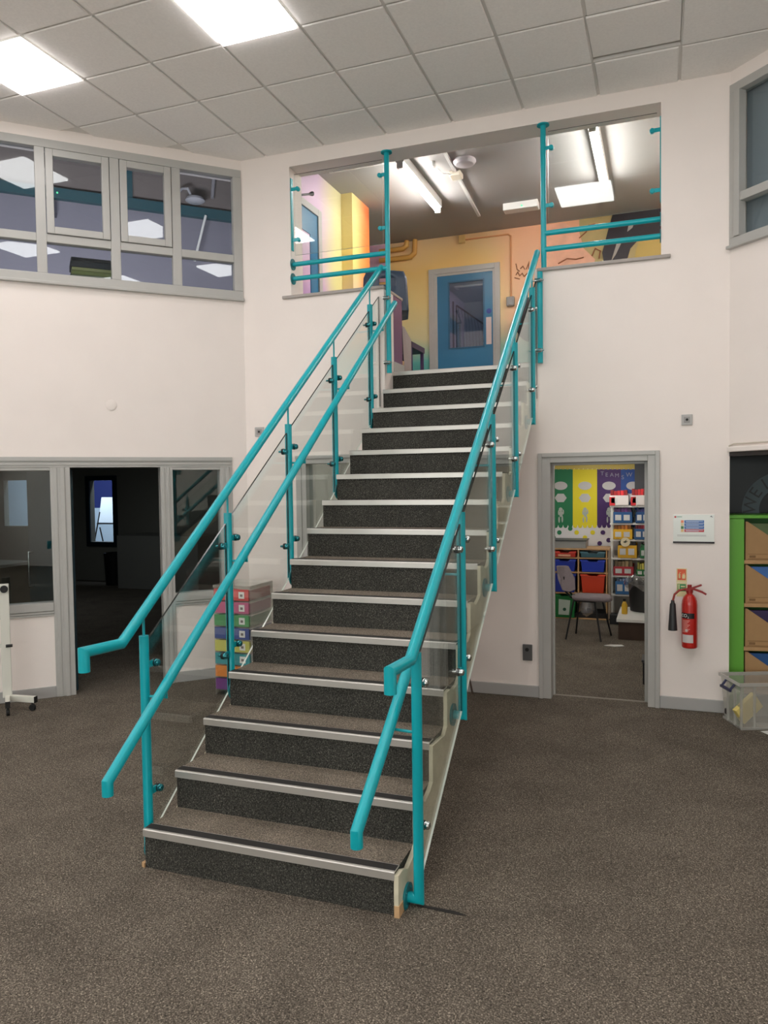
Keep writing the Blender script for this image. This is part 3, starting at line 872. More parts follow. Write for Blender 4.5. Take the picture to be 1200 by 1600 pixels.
b = B(); b.box(W_ + .001, W_ + .024, -.016, .05, 0.0, .05); build('timber_packer', b, TIMBER, st)
b = B(); b.prism([(-.022, .0, 0), (-.002, -.008, 0), (-.002, .03, 0), (-.018, .03, 0)], (0, 0, .022)); build('timber_packer', b, TIMBER, st)


# ------------------------------------------------------------------ balustrades
def button(b1, x, y, z, s, r=.0185):
    """domed head on the stair or outer side, threaded stud on the other"""
    b1.lathe([(0, -.034), (.005, -.034), (.007, -.030), (.007, -.012), (r * .8, -.007), (r, .005), (r, .020), (r * .8, .027), (r * .3, .031), (0, .0315)], (x, y, z), (s, 0, 0), 18)


def balustrade(side, label, xp, y0, dy, ob, ot, pole, rail):
    s = 1 if side == 'R' else -1
    t = thing('balustrade', label, 'balustrade', (xp, 0, 0), 0, 'stair balustrades')
    xs = W_ + .02 if side == 'R' else -.022
    posts = []
    for k in range(5):
        y = y0 + dy * k; zb = y * SL + ob; zt = y * SL + ot
        b = B(); b.tube([(xs, y, zb + .021), (xp, y, zb + .021), (xp, y, zt)], .0232, 20)
        po = build('post', b, TEAL, t, smooth=True); posts.append((y, zb, zt))
        b = B(); b.lathe([(0, 0), (.058, 0), (.058, .010), (0, .010)], (xs, y, zb + .021), (s, 0, 0), 28)
        for a in range(4):
            b.lathe([(0, 0), (.007, 0), (.007, .014), (0, .014)], (xs, y + .042 * math.cos(a * 1.571 + .78), zb + .021 + .042 * math.sin(a * 1.571 + .78)), (s, 0, 0), 8)
        build('fixing_plate', b, TEALD, po, smooth=True)
        b = B(); b.cyl((xp, y, zt - .005), (xp, y, rail[1] + (y - rail[0]) * rail[2] - .012), .0065, 10); build('saddle_rod', b, TEAL, po, smooth=True)
        cl = [(1, .888 + y * SL), (1, .257 + y * SL)] + ([(-1, .848 + y * SL), (-1, .216 + y * SL)] if k else [])
        for d, z in cl:
            b = B(); b.box(xp - .004, xp + .004, min(y, y + d * .078), max(y, y + d * .078), z - .016, z + .016); build('clamp_tab', b, TEAL, po)
            b = B(); button(b, xp, y + d * .078, z, 1); build('clamp_button', b, TEALS if side == 'L' else CHROME, po, smooth=True)
            b = B(); b.lathe([(0, -.0075), (.0205, -.0075), (.0205, .0065), (0, .0065)], (xp, y + d * .078, z), (1, 0, 0), 20); build('gasket', b, RUBBER, po, smooth=True)
    xq, yq = pole
    # last, flat post on the wall end carrying the top glass
    ends = posts + [(yq - .02, None, None)]
    for k in range(5):
        ya = ends[k][0] + .028; ybb = ends[k + 1][0] - .028
        gx = xp - .005
        b = B(); q = [(ya, ya * SL + .02), (ybb, ybb * SL + .02), (ybb, ybb * SL + .995), (ya, ya * SL + .995)]
        b.prism([(gx, a, z) for a, z in q], (.010, 0, 0), 0, [2, 1, 1, 1])
        build('glass_panel', b, [BGLASS, BEDGE, BEDGE_LIT], t)
    return t, posts


LX_, RX_ = -.045, 1.345
lt_, lposts = balustrade('L', 'teal and glass balustrade on the left side of the stairs', LX_, .088, .783, -.018, 1.036, (.03, 3.49), (-.084, 1.096, .7425))
rt_, rposts = balustrade('R', 'teal and glass balustrade on the right side of the stairs', RX_, .095, .783, -.052, 1.036, (1.402, 3.49), (.007, 1.091, .7546))


def loop_bracket(b, x0, x1, y, z):
    b.tube([(x0, y, z + .0), (x0 + (x1 - x0) * .35, y, z - .035), (x1, y, z - .04), (x1, y, z - .01)], .0065, 8)


# handrails: upper one over the posts, lower one inside them
def handrails(t, xu, xl_, u0, u1, l0, l1, posts, side):
    (ya, za), (yb, zb) = u0, u1
    b = B(); b.tube([(xu, ya - .245, za - .075), (xu, ya - .245, za + .012), (xu, ya, za), (xu, yb, zb)], .0248, 24)
    build('upper_handrail', b, TEAL, t, smooth=True)
    (ya, za), (yb, zb) = l0, l1
    b = B(); b.tube([(xl_, ya, za - .06), (xl_, ya, za), (xl_, yb, zb)], .0248, 24)
    lo = build('lower_handrail', b, TEAL, t, smooth=True)
    m = (zb - za) / (yb - ya)
    for (y, z0, z1) in posts:
        zr = za + (y - ya) * m
        b = B(); xi = xu + (.02 if side == 'L' else -.02)
        b.tube([(xl_, y + .01, zr - .022), (xl_, y + .01, zr - .055), (xi, y, zr - .055)], .0065, 10)
        build('rail_bracket', b, TEAL, lo, smooth=True)


handrails(lt_, -.038, .07, (-.084, 1.096), (3.50, 3.757), (-.329, .548), (3.55, 3.44), lposts, 'L')
handrails(rt_, 1.347, 1.235, (.007, 1.091), (3.50, 3.727), (-.329, .50), (3.55, 3.39), rposts, 'R')


# ------------------------------------------------------------------ landing guards either side of the stair head
def guard(side, label, xq, xj, zr):
    s = -1 if side == 'L' else 1
    yq = 3.49
    t = thing('guard_rail', label, 'guard rail', (xq, yq, ZF), 0, 'guards of the landing opening')
    b = B(); b.cyl((xq, yq, 2.81 if side == 'L' else ZSILL + .004), (xq, yq, ZO - .002), .0225, 24); po = build('tall_pole', b, TEAL, t, smooth=True)
    if side == 'R':
        b = B(); b.cyl((1.378, YB - .0235, 2.80), (1.378, YB - .0235, ZSILL - .03), .0225, 24); build('wall_post', b, TEAL, t, smooth=True)
    b = B(); b.lathe([(0, 0), (.05, 0), (.05, .010), (0, .010)], (xq, yq, ZO), (0, 0, -1), 28); build('ceiling_flange', b, TEAL, po, smooth=True)
    for z in (zr, zr - .132):
        b = B(); b.cyl((xq, yq, z), (xj, yq, z), .0212, 20); rl = build('rail', b, TEAL, t, smooth=True)
        b = B(); b.lathe([(0, 0), (.052, 0), (.052, .008), (0, .008)], (xj, yq, z), (-s, 0, 0), 28); build('wall_flange', b, TEALD, rl, smooth=True)
    fb = B(); fb.box(min(xj, xj - s * .008), max(xj, xj - s * .008), yq - .02, yq + .02, 4.0, 4.66); build('wall_bar', fb, TEAL, t)
    x0, x1 = sorted((xq + s * .04, xj - s * .03))
    b = B(); b.prism([(x0, yq - .005, 3.955), (x1, yq - .005, 3.955), (x1, yq - .005, 4.695), (x0, yq - .005, 4.695)], (0, .010, 0), 0, [2, 2, 1, 2]); build('glass_panel', b, [BGLASS, BEDGE, BEDGE_LIT], t)
    for z in (4.095, 4.56):
        for xa, d in ((xq, s), (xj, -s)):
            b = B(); b.box(min(xa, xa + d * .07), max(xa, xa + d * .07), yq - .012, yq - .006, z - .015, z + .015)
            b.lathe([(0, -.02), (.017, -.02), (.02, -.012), (.02, .012), (.017, .02), (0, .02)], (xa + d * .066, yq, z), (0, 1, 0), 16); build('glass_clamp', b, TEAL, t, smooth=True)
    xb, yb_ = (xq, yq) if side == 'L' else (1.378, YB - .0235)
    for z in (3.47, 2.90):
        b = B(); b.lathe([(0, -.045), (.007, -.045), (.007, -.028), (.019, -.026), (.019, -.018), (.019, .026), (.007, .028), (.007, .045), (0, .045)], (xb - .01, yb_ - .03, z), (1, 0, 0), 16); build('clamp_button', b, CHROME, po, smooth=True)
    return t


guard('L', 'teal pole, double rail and glass guard left of the stair head', .03, -.913, 3.873)
guard('R', 'teal pole, double rail and glass guard right of the stair head', 1.402, 2.315, 3.872)

# ------------------------------------------------------------------ fittings on the atrium walls
def wall_socket(pl, a, z, w_, h, label, col, knob):
    t = thing('wall_socket', label, 'socket', tuple(pl.p(a, z)))
    b = B(); pl.box(b, a - w_ / 2, a + w_ / 2, z - h / 2, z + h / 2, -.012, 0); build('plate', b, col, t, bevel=.004)
    b = B(); pl.box(b, a - w_ * .28, a + w_ * .28, z - h * .28, z + h * .28, -.016, -.011); build('rocker', b, mat('socket_inner', (150, 148, 146), .4), t, bevel=.002)
    b = B(); b.lathe([(0, 0), (.010, 0), (.010, .006), (0, .006)], pl.p(a, z, -.016), -pl.n, 12); build('key_hole', b, RUBBER, t)


PG = mat('pale_grey_plate', (176, 174, 172), .4)
wall_socket(BACK, -1.274, 2.33, .095, .09, 'pale grey square switch plate left of the stairs beside the upper handrail', PG, 1)
wall_socket(BACK, 2.505, 2.288, .08, .084, 'pale grey square switch plate high above the notice on the right wall', PG, 1)
t = thing('floor_socket', 'dark grey double outlet low on the wall left of the right doorway', 'socket', (1.254, YB, .38))
b = B(); b.box(1.214, 1.294, YB - .02, YB, .31, .447); build('plate', b, mat('dark_grey_plate', (92, 92, 92), .4), t, bevel=.004)
b = B(); b.lathe([(0, 0), (.016, 0), (.016, .006), (0, .006)], (1.252, YB - .02, .405), (0, -1, 0), 14); build('outlet', b, RUBBER, t)
t = thing('blank_plate', 'small round white blanking plate on the plain left wall', 'wall plate', tuple(LEFT.p(1.217, 2.554)))
b = B(); b.lathe([(0, 0), (.045, 0), (.048, .004), (.042, .008), (0, .008)], LEFT.p(1.217, 2.554), -LEFT.n, 28); build('cover', b, WALL, t, smooth=True)

# notice with black lower edge
NW = mat('notice_white', (228, 232, 226), .15)
t = thing('fire_notice', 'white wall notice with blue and red panels and a black lower edge', 'sign', (2.554, YB, 1.43))
b = B(); b.box(2.406, 2.703, YB - .006, YB, 1.335, 1.548); build('board', b, NW, t)
b = B(); b.box(2.404, 2.705, YB - .012, YB, 1.322, 1.336); build('lower_edge', b, mat('notice_edge', (40, 32, 36), .5), t)
NB = mat('notice_blue', (54, 104, 176), .4); NR = mat('notice_red', (196, 60, 66), .4)
for k in range(4):
    b = B(); z1 = 1.503 - k * .0235; b.box(2.487, 2.63, YB - .0075, YB - .0055, z1 - .021, z1); build('panel', b, NB if k < 3 else NR, t)
    b = B(); b.box(2.462, 2.482, YB - .0075, YB - .0055, z1 - .021, z1); build('pictogram', b, [mat('notice_orange', (232, 140, 104), .4), mat('notice_cream', (222, 206, 160), .4), mat('notice_green', (60, 120, 70), .4), mat('notice_tan', (226, 190, 130), .4)][k], t)
    for q in range(2):
        b = B(); b.box(2.495 + .004 * q, 2.622 - .03 * q, YB - .0083, YB - .007, z1 - .009 - .007 * q, z1 - .0055 - .007 * q); build('text_line', b, mat('notice_pale', (190, 208, 230), .4), t)
for z in (1.386, 1.378):
    b = B(); b.box(2.435, 2.645, YB - .0075, YB - .0055, z, z + .003); build('text_line', b, mat('notice_grey', (170, 172, 170), .4), t)
b = B(); b.lathe([(0, 0), (.008, 0), (.008, .002), (0, .002)], (2.421, YB - .006, 1.529), (0, -1, 0), 12); build('emblem', b, NR, t)
b = B(); b.box(2.432, 2.47, YB - .0075, YB - .0055, 1.527, 1.533); build('heading', b, mat('notice_teal', (130, 170, 150), .4), t)
b = B(); b.prism([(2.672, YB - .0075, 1.530), (2.682, YB - .0075, 1.54), (2.694, YB - .0075, 1.524), (2.684, YB - .0075, 1.528)], (0, .002, 0)); build('emblem', b, mat('notice_dark', (110, 116, 120), .4), t)

# two stacked little safety signs
OR_ = mat('sign_orange', (222, 92, 50), .4); CRM = mat('sign_cream', (226, 212, 160), .4); GRN = mat('sign_green', (58, 140, 84), .4)
t = thing('safety_sign', 'small orange fire extinguisher sign on the wall above the green one', 'sign', (2.467, YB, 1.07))
b = B(); b.box(2.43, 2.506, YB - .004, YB, 1.012, 1.122); build('board', b, CRM, t)
b = B(); b.box(2.437, 2.499, YB - .0055, YB - .0035, 1.03, 1.116); build('panel', b, OR_, t)
b = B(); b.lathe([(0, 0), (.007, 0), (.007, .03), (.003, .038), (0, .038)], (2.452, YB - .0062, 1.045), (0, 0, 1), 10); b.bar((2.45, YB - .0062, 1.086), (2.462, YB - .0062, 1.092), .002, .003); build('pictogram', b, CRM, t)
b = B(); b.prism([(2.472, YB - .0062, 1.042), (2.492, YB - .0062, 1.042), (2.494, YB - .0062, 1.065), (2.486, YB - .0062, 1.09), (2.482, YB - .0062, 1.07), (2.476, YB - .0062, 1.085), (2.471, YB - .0062, 1.06)], (0, .002, 0)); build('flame', b, CRM, t)
t = thing('safety_sign', 'small green sign on the wall partly behind the extinguisher head', 'sign', (2.467, YB, .95))
b = B(); b.box(2.43, 2.506, YB - .004, YB, .90, 1.008); build('board', b, CRM, t)
b = B(); b.box(2.437, 2.499, YB - .0055, YB - .0035, .942, 1.0); build('panel', b, GRN, t)
b = B(); b.box(2.443, 2.452, YB - .007, YB - .005, .95, .985); b.lathe([(0, 0), (.006, 0), (.006, .002), (0, .002)], (2.448, YB - .005, .991), (0, -1, 0), 10); b.box(2.462, 2.493, YB - .007, YB - .005, .975, .985); b.box(2.462, 2.488, YB - .007, YB - .005, .955, .963); build('pictogram', b, CRM, t)

# fire extinguisher
RED = mat('extinguisher_red', (186, 34, 26), .3, coat=.3)
ex = thing('fire_extinguisher', 'red carbon dioxide fire extinguisher hung on the wall right of the doorway', 'fire extinguisher', (2.522, YB - .075, .52))
xc, yc = 2.524, YB - .078
b = B(); b.lathe([(0, 0), (.052, 0), (.057, .006), (.058, .015), (.058, .335), (.055, .365), (.046, .392), (.032, .41), (.022, .418), (.021, .445), (0, .445)], (xc, yc, .515), (0, 0, 1), 36); build('cylinder', b, RED, ex, smooth=True)
b = B(); b.lathe([(.0, 0), (.026, 0), (.026, .03), (.016, .036), (.016, .06), (0, .06)], (xc, yc, .945), (0, 0, 1), 20); b.cyl((xc, yc, .968), (xc - .045, yc - .01, .968), .010, 12); build('valve', b, mat('extinguisher_valve', (150, 30, 26), .35), ex, smooth=True)
b = B(); b.bar((xc - .03, yc - .01, .962), (xc + .085, yc - .03, 1.01), .022, .014); b.bar((xc + .0, yc - .01, .985), (xc + .09, yc - .03, .955), .022, .014); b.bar((xc + .085, yc - .03, .957), (xc + .118, yc - .03, .938), .02, .014); build('lever', b, mat('extinguisher_lever', (146, 26, 26), .35), ex)
b = B(); b.tube([(xc - .04, yc - .01, .968), (xc - .075, yc - .02, .962), (xc - .11, yc - .03, .93), (xc - .122, yc - .035, .88), (xc - .123, yc - .035, .87)], .008, 10); build('hose', b, mat('hose_red', (150, 48, 40), .5), ex, smooth=True)
b = B(); b.lathe([(0, 0), (.012, 0), (.014, -.02), (.021, -.03), (.034, -.235), (.031, -.235), (.03, -.225), (0, -.225)], (xc - .123, yc - .035, .885), (0, 0, 1), 24); build('horn', b, mat('horn_black', (34, 34, 36), .45), ex, smooth=True)


def wrap(b, r, a0, a1, z0, z1, n=12):
    """curved label on the cylinder, angles in degrees from -y"""
    for i in range(n):
        p0, p1 = math.radians(a0 + (a1 - a0) * i / n), math.radians(a0 + (a1 - a0) * (i + 1) / n)
        b.face([(xc + r * math.sin(p0), yc - r * math.cos(p0), z0), (xc + r * math.sin(p1), yc - r * math.cos(p1), z0), (xc + r * math.sin(p1), yc - r * math.cos(p1), z1), (xc + r * math.sin(p0), yc - r * math.cos(p0), z1)])


b = B(); wrap(b, .0586, -75, 35, .748, .79); build('black_band', b, mat('band_black', (24, 22, 24), .4), ex)
b = B(); wrap(b, .0586, -62, 25, .56, .622); build('white_label', b, mat('label_white', (206, 200, 198), .4), ex)
b = B()
for k in range(9):
    wrap(b, .0586, -62, 0 - (k % 3) * 8, .735 - k * .011 - .006, .735 - k * .011, 6)
b2 = b; build('instruction_label', b2, mat('label_pink', (220, 150, 140), .4), ex)
b = B(); wrap(b, .0588, -34, -16, .648, .664, 4); build('round_mark', b, mat('label_white', (206, 200, 198), .4), ex)
for ch, a, dz, sz in (('C', -58, 0, .034), ('O', -32, 0, .034), ('2', -12, -.012, .02)):
    p = math.radians(a); text('lettering', ch, facing((xc + .0592 * math.sin(p), yc - .0592 * math.cos(p), .769 + dz), p), sz, WHITE, ex)
b = B(); b.box(xc - .03, xc + .03, yc + .055, YB, .84, .88); build('bracket', b, mat('bracket_red', (150, 30, 26), .4), ex)

# ------------------------------------------------------------------ right bay: recess, dark glass with ring lettering, green unit
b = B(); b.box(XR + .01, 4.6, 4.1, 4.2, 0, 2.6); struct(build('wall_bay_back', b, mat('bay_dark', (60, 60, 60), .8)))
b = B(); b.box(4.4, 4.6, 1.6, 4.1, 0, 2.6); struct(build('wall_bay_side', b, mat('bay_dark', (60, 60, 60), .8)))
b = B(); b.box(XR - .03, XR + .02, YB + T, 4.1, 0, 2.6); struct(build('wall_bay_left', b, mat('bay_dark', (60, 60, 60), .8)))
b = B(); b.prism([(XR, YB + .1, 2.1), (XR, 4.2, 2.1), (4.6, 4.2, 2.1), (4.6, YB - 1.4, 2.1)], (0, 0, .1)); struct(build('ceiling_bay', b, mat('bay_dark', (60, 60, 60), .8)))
b = B(); RGHT.box(b, 0.004, 1.72, 1.995, 2.03, -.004, .10); struct(build('trim_4', b, mat('bay_head', (52, 46, 44), .5)))
t = thing('cable_trunking', 'white trunking running along the head of the right bay', 'trunking', tuple(RGHT.p(.3, 2.05)))
b = B(); RGHT.box(b, .0, 1.75, 2.028, 2.07, -.03, -.001); build('trunk', b, WALL, t, bevel=.008)
b = B(); b.tube([RGHT.p(.006, 2.03, -.012), RGHT.p(.008, 2.075, -.012), RGHT.p(.05, 2.09, -.012), RGHT.p(.35, 2.089, -.012), RGHT.p(.6, 2.096, -.012), RGHT.p(1.7, 2.096, -.012)], .006, 8); build('cable', b, mat('cream_cable', (206, 198, 186), .5), t, smooth=True)
# dark glazed panel with an etched ring
yg = 3.98
t = thing('welcome_screen', 'dark glazed panel with a grey lettered ring above the green unit', 'sign', (3.4, yg, 1.5))
b = B(); b.box(XR + .02, 4.4, yg, yg + .012, 0.02, 2.1); build('dark_glass', b, mat('bay_glass', (30, 32, 33), .25, spec=.12), t)
RC = PX(1224, 796, yg - .002); ri = (PX(1186, 796, yg) - RC).length; ro = (PX(1159, 796, yg) - RC).length
b = B(); n = 64
for k in range(n):
    a0, a1 = 2 * math.pi * k / n, 2 * math.pi * (k + 1) / n
    b.prism([(RC.x + r * math.cos(a), yg - .003, RC.z + r * math.sin(a)) for r, a in ((ri, a0), (ro, a0), (ro, a1), (ri, a1))], (0, .003, 0))
build('etched_ring', b, mat('ring_grey', (70, 86, 92), .5), t)
rm = (ri + ro) / 2
for k, ch in enumerate('WELCOME'):
    a = math.radians(172 - k * 26)
    M = Matrix.Translation((RC.x + rm * math.cos(a), yg - .004, RC.z + rm * math.sin(a))) @ Matrix.Rotation(math.pi / 2, 4, 'X') @ Matrix.Rotation(a - math.pi / 2, 4, 'Z')
    text('lettering', ch, M, (ro - ri) * 1.05, mat('ring_letter', (24, 27, 29), .5), t)

# green shelving unit, turned a little, with kraft magazine files
GREEN = mat('lime_green_board', (104, 176, 62), .4)
KR = mat('kraft_card', (178, 140, 96), .7, noise=.03, nscale=20); KRD = mat('kraft_dark', (134, 100, 64), .7)
ur = math.radians(8); UO = Vector((2.79, 3.555, 0))
MU = Matrix.Translation(UO) @ Matrix.Rotation(ur, 4, 'Z')
u_ = thing('shelving_unit', 'lime green shelving unit with beech shelves at the right edge', 'shelving unit', tuple(UO), ur)
b = B(MU); b.box(0, .138, 0, .34, 0.0, 1.51); build('side_panel', b, GREEN, u_, bevel=.003)
b = B(MU); b.box(1.0, 1.13, 0, .34, 0.0, 1.51); build('side_panel', b, GREEN, u_, bevel=.003)
b = B(MU); b.box(0, 1.13, -.006, .34, 1.512, 1.538); build('top_panel', b, GREEN, u_, bevel=.003)
b = B(MU); b.box(.138, 1.0, .325, .338, 0.05, 1.51); build('back_panel', b, mat('green_back', (70, 128, 62), .5), u_)
shz = [(1.155, 1.185), (.815, .845), (.47, .50), (.13, .16)]
for z0, z1 in shz:
    b = B(MU); b.box(.138, 1.0, .008, .325, z0, z1); build('shelf', b, BEECH, u_, bevel=.002)
FCOL = [[(90, 110, 70), (60, 130, 70), (160, 140, 60)], [(70, 120, 190), (40, 90, 170), (60, 140, 200)], [(60, 46, 90), (90, 150, 110), (60, 90, 160)], [(40, 90, 150), (60, 120, 190), (220, 200, 90)]]
names = ['top', 'second', 'third', 'lowest']
for r_, (z0, z1) in enumerate(shz):
    for q in range(2):
        x0 = .15 + q * .28; zz = z1
        fl_ = thing('magazine_file', 'kraft magazine file on the %s shelf of the green unit, %s' % (names[r_], 'beside the upright' if q == 0 else 'further right'), 'magazine file', tuple(MU @ Vector((x0, .05, zz))), ur, 'kraft magazine files')
        for yy in (.02, .255):
            b = B(MU); b.prism([(x0, yy, zz), (x0 + .255, yy, zz), (x0 + .255, yy, zz + .13), (x0 + .015, yy, zz + .302), (x0, yy, zz + .302)], (0, .004, 0)); build('side_card', b, KR, fl_)
        b = B(MU); b.box(x0, x0 + .255, .02, .259, zz, zz + .004); b.box(x0, x0 + .003, .02, .259, zz, zz + .302); b.box(x0 + .252, x0 + .255, .02, .259, zz, zz + .13); build('card_base', b, KR, fl_)
        b = B(MU); b.box(x0 + .02, x0 + .24, .0175, .0205, zz + .045, zz + .048); b.box(x0 + .02, x0 + .24, .0175, .0205, zz + .008, zz + .011); b.box(x0 + .03, x0 + .075, .0175, .0205, zz + .018, zz + .036); build('printed_panel', b, KRD, fl_)
        for k in range(3):
            b = B(MU); c = FCOL[r_][k]; h = .285 - .02 * k; b.box(x0 + .012, x0 + .245 - .01 * k, .04 + .05 * k, .07 + .05 * k, zz + .006, zz + h)
            tag(build('exercise_book', b, mat('book_%d_%d_%d' % c, c, .4, noise=.1, nscale=9)), 'thin %s covered book inside the kraft file, %s shelf of the green unit' % (('front', 'middle', 'rear')[k], names[r_]) + (', near file' if q == 0 else ', far file'), 'book', 'books in the kraft files')

# clear plastic storage box on the floor
CLEAR = glass('clear_plastic', (.95, .95, .94), .05, .20, (226, 224, 218))
e1 = Vector((.93, .36, 0)).normalized(); e2 = Vector((-e1.y, e1.x, 0)); A0 = Vector((2.856, 3.024, 0))
MBX = Matrix((( e1.x, e2.x, 0, A0.x), (e1.y, e2.y, 0, A0.y), (0, 0, 1, 0), (0, 0, 0, 1)))
t = thing('storage_box', 'clear plastic storage box with a dark blue handle on the carpet', 'box', tuple(A0), math.atan2(e1.y, e1.x))
Wb, Db, Hb = .48, .31, .345
b = B(MBX); tpr = .02
lo = [(tpr, tpr, .012), (Wb - tpr, tpr, .012), (Wb - tpr, Db - tpr, .012), (tpr, Db - tpr, .012)]; hi = [(0, 0, Hb), (Wb, 0, Hb), (Wb, Db, Hb), (0, Db, Hb)]
vl = [b._v(p) for p in lo]; vh = [b._v(p) for p in hi]
b.bm.faces.new(vl)
for k in range(4):
    b.bm.faces.new([vl[k], vl[(k + 1) % 4], vh[(k + 1) % 4], vh[k]])
build('tub', b, CLEAR, t, solid=.003)
b = B(MBX)
for (x0, x1, y0, y1) in ((-.014, Wb + .014, -.014, .002), (-.014, Wb + .014, Db - .002, Db + .014), (-.014, .002, 0, Db), (Wb - .002, Wb + .014, 0, Db)):
    b.box(x0, x1, y0, y1, Hb - .022, Hb + .004)
build('rim', b, glass('clear_rim', (.9, .9, .9), .08, .4, (216, 214, 208)), t, bevel=.003)
b = B(MBX)
for (x0, x1, y0, y1) in ((.005, .018, .002, .022), (.10, .115, .002, .02), (.36, .375, .002, .02), (.002, .02, .10, .113), (.002, .02, .21, .223)):
    b.box(x0, x1, y0, y1, .01, Hb - .02)
b.box(.012, Wb - .012, .008, .02, 0, .02); b.box(.008, .02, .012, Db - .012, 0, .02)
build('corner_rib', b, glass('clear_rib', (.92, .92, .91), .08, .35, (216, 214, 208)), t, bevel=.002)
b = B(MBX); b.tube([(.0, .085, Hb - .025), (-.035, .088, Hb - .07), (-.035, .215, Hb - .07), (.0, .22, Hb - .025)], .009, 10); b.box(-.045, -.03, .075, .23, Hb - .082, Hb - .064); build('handle', b, mat('navy_handle', (38, 42, 78), .4), t, smooth=True)
b = B(MBX); b.lathe([(0, 0), (.022, 0), (.022, .003), (0, .003)], (.012, .245, .07), (-1, 0, .05), 16); build('recycling_mark', b, mat('mark_dark', (52, 46, 44), .5), t)
b = B(MBX @ Matrix.Translation((.06, .03, .03)) @ Matrix.Rotation(.25, 4, 'Z') @ Matrix.Rotation(-.62, 4, 'Y')); b.box(.0, .2, .02, .06, .0, .13)
tag(build('yellow_envelope', b, mat('pale_yellow_card', (228, 208, 124), .6), bevel=.003), 'pale yellow packet lying inside the clear plastic box', 'packet')
b = B(); b.prism([(2.99, 3.05, .001), (3.03, 2.99, .001), (3.25, 3.1, .001), (3.2, 3.17, .001)], (0, 0, .002)); tag(build('paper_sheet', b, WHITE), 'white paper corner on the carpet in front of the clear box', 'paper')

# ------------------------------------------------------------------ mobile board stand at the left edge
WM = mat('white_painted_steel', (214, 214, 204), .4)
ub = Vector((-2.765, 1.81, 0)); dr = Vector((-S2, -S2, 0)); nr = Vector((S2, -S2, 0))
t = thing('mobile_board_stand', 'white steel mobile board stand on castors cut by the left edge', 'board stand', tuple(ub))
b = B(); b.bar(ub + Vector((0, 0, .10)), ub + Vector((0, 0, 1.04)), .05, .07, up=(-S2, -S2, 0)); build('upright', b, WM, t, bevel=.004)
b = B(); u2 = ub + dr * 1.2; b.bar(u2 + Vector((0, 0, .10)), u2 + Vector((0, 0, 1.04)), .05, .035, up=(-S2, -S2, 0)); build('upright', b, WM, t, bevel=.004)
for q in (0, 1):
    base = ub + dr * 1.2 * q
    dirf = Vector((.92, .30, 0)).normalized() if q == 0 else nr
    for (dv, ln) in ((Vector((.82, .08, 0)).normalized(), .27), (Vector((.72, -.68, 0)).normalized(), .24)):
        b = B(); b.bar(base + Vector((0, 0, .095)), base + dv * ln + Vector((0, 0, .095)), .035, .05); ft = build('foot_bar', b, WM, t, bevel=.003)
        b = B(); e = base + dv * ln; b.bar(e + Vector((0, 0, .095)), e + dv * .006 + Vector((0, 0, .095)), .036, .051); build('end_plug', b, RUBBER, ft)
        b = B(); w0 = e - dv * .03; ax = Vector((-dv.y, dv.x, 0)); b.lathe([(0, -.013), (.024, -.013), (.028, -.008), (.028, .008), (.024, .013), (0, .013)], w0 + Vector((0, 0, .028)), ax, 18); b.cyl(w0 + Vector((0, 0, .04)), w0 + Vector((0, 0, .072)), .009, 8); build('castor', b, RUBBER, ft, smooth=True)
b = B(); b.bar(ub + Vector((0, 0, .53)), ub + dr * 1.2 + Vector((0, 0, .53)), .02, .03); build('cross_bar', b, WM, t)
b = B(); b.cyl(ub + nr * .03 + Vector((0, 0, .53)), ub + nr * .03 - dr * .05 + Vector((0, 0, .53)), .012, 12); build('locking_pin', b, RUBBER, t, smooth=True)
b = B(); b.lathe([(0, 0), (.03, 0), (.03, .02), (0, .02)], ub + nr * .02 + Vector((0, 0, 1.0)), nr, 18); build('clamp_knob', b, RUBBER, t, smooth=True)
b = B(); o_ = ub + dr * .05 + nr * .03; b.prism([o_ + Vector((0, 0, 1.06)), o_ + dr * 1.1 + Vector((0, 0, 1.06)), o_ + dr * 1.1 + Vector((0, 0, 1.95)) - nr * .1, o_ + dr * .04 + Vector((0, 0, 1.95)) - nr * .1], -nr * .02); build('board', b, mat('pale_board', (200, 202, 204), .3), t)

# ------------------------------------------------------------------ things under the stairs
t = thing('drawer_tower', 'clear drawer tower with rainbow coloured drawers beside the left screen', 'drawer tower', (-1.2, 2.95, 0), .0)
COLS = [('red', (206, 84, 84)), ('pink', (190, 104, 136)), ('green', (86, 150, 98)), ('blue', (70, 86, 142)), ('yellow', (196, 194, 104)), ('teal', (66, 146, 152)), ('orange', (216, 134, 66)), ('purple', (116, 68, 130))]
x0, x1, y0, y1 = -1.345, -.975, 2.70, 3.10
PLF = glass('drawer_frame_plastic', (.93, .93, .92), .04, .20, (226, 222, 214))
H0, HH = .05, .1115
b = B()
for xx in (x0, x1 - .012):
    b.box(xx, xx + .012, y0 + .01, y1, 0.0, H0 + 8 * HH + .02)
b.box(x0, x1, y1 - .01, y1, 0, H0 + 8 * HH)
for k in range(9):
    b.box(x0 + .012, x1 - .012, y0 + .01, y1 - .01, H0 + k * HH - .008, H0 + k * HH)
b.box(x0, x1, y0, y1, H0 + 8 * HH, H0 + 8 * HH + .022)
build('frame', b, PLF, t)
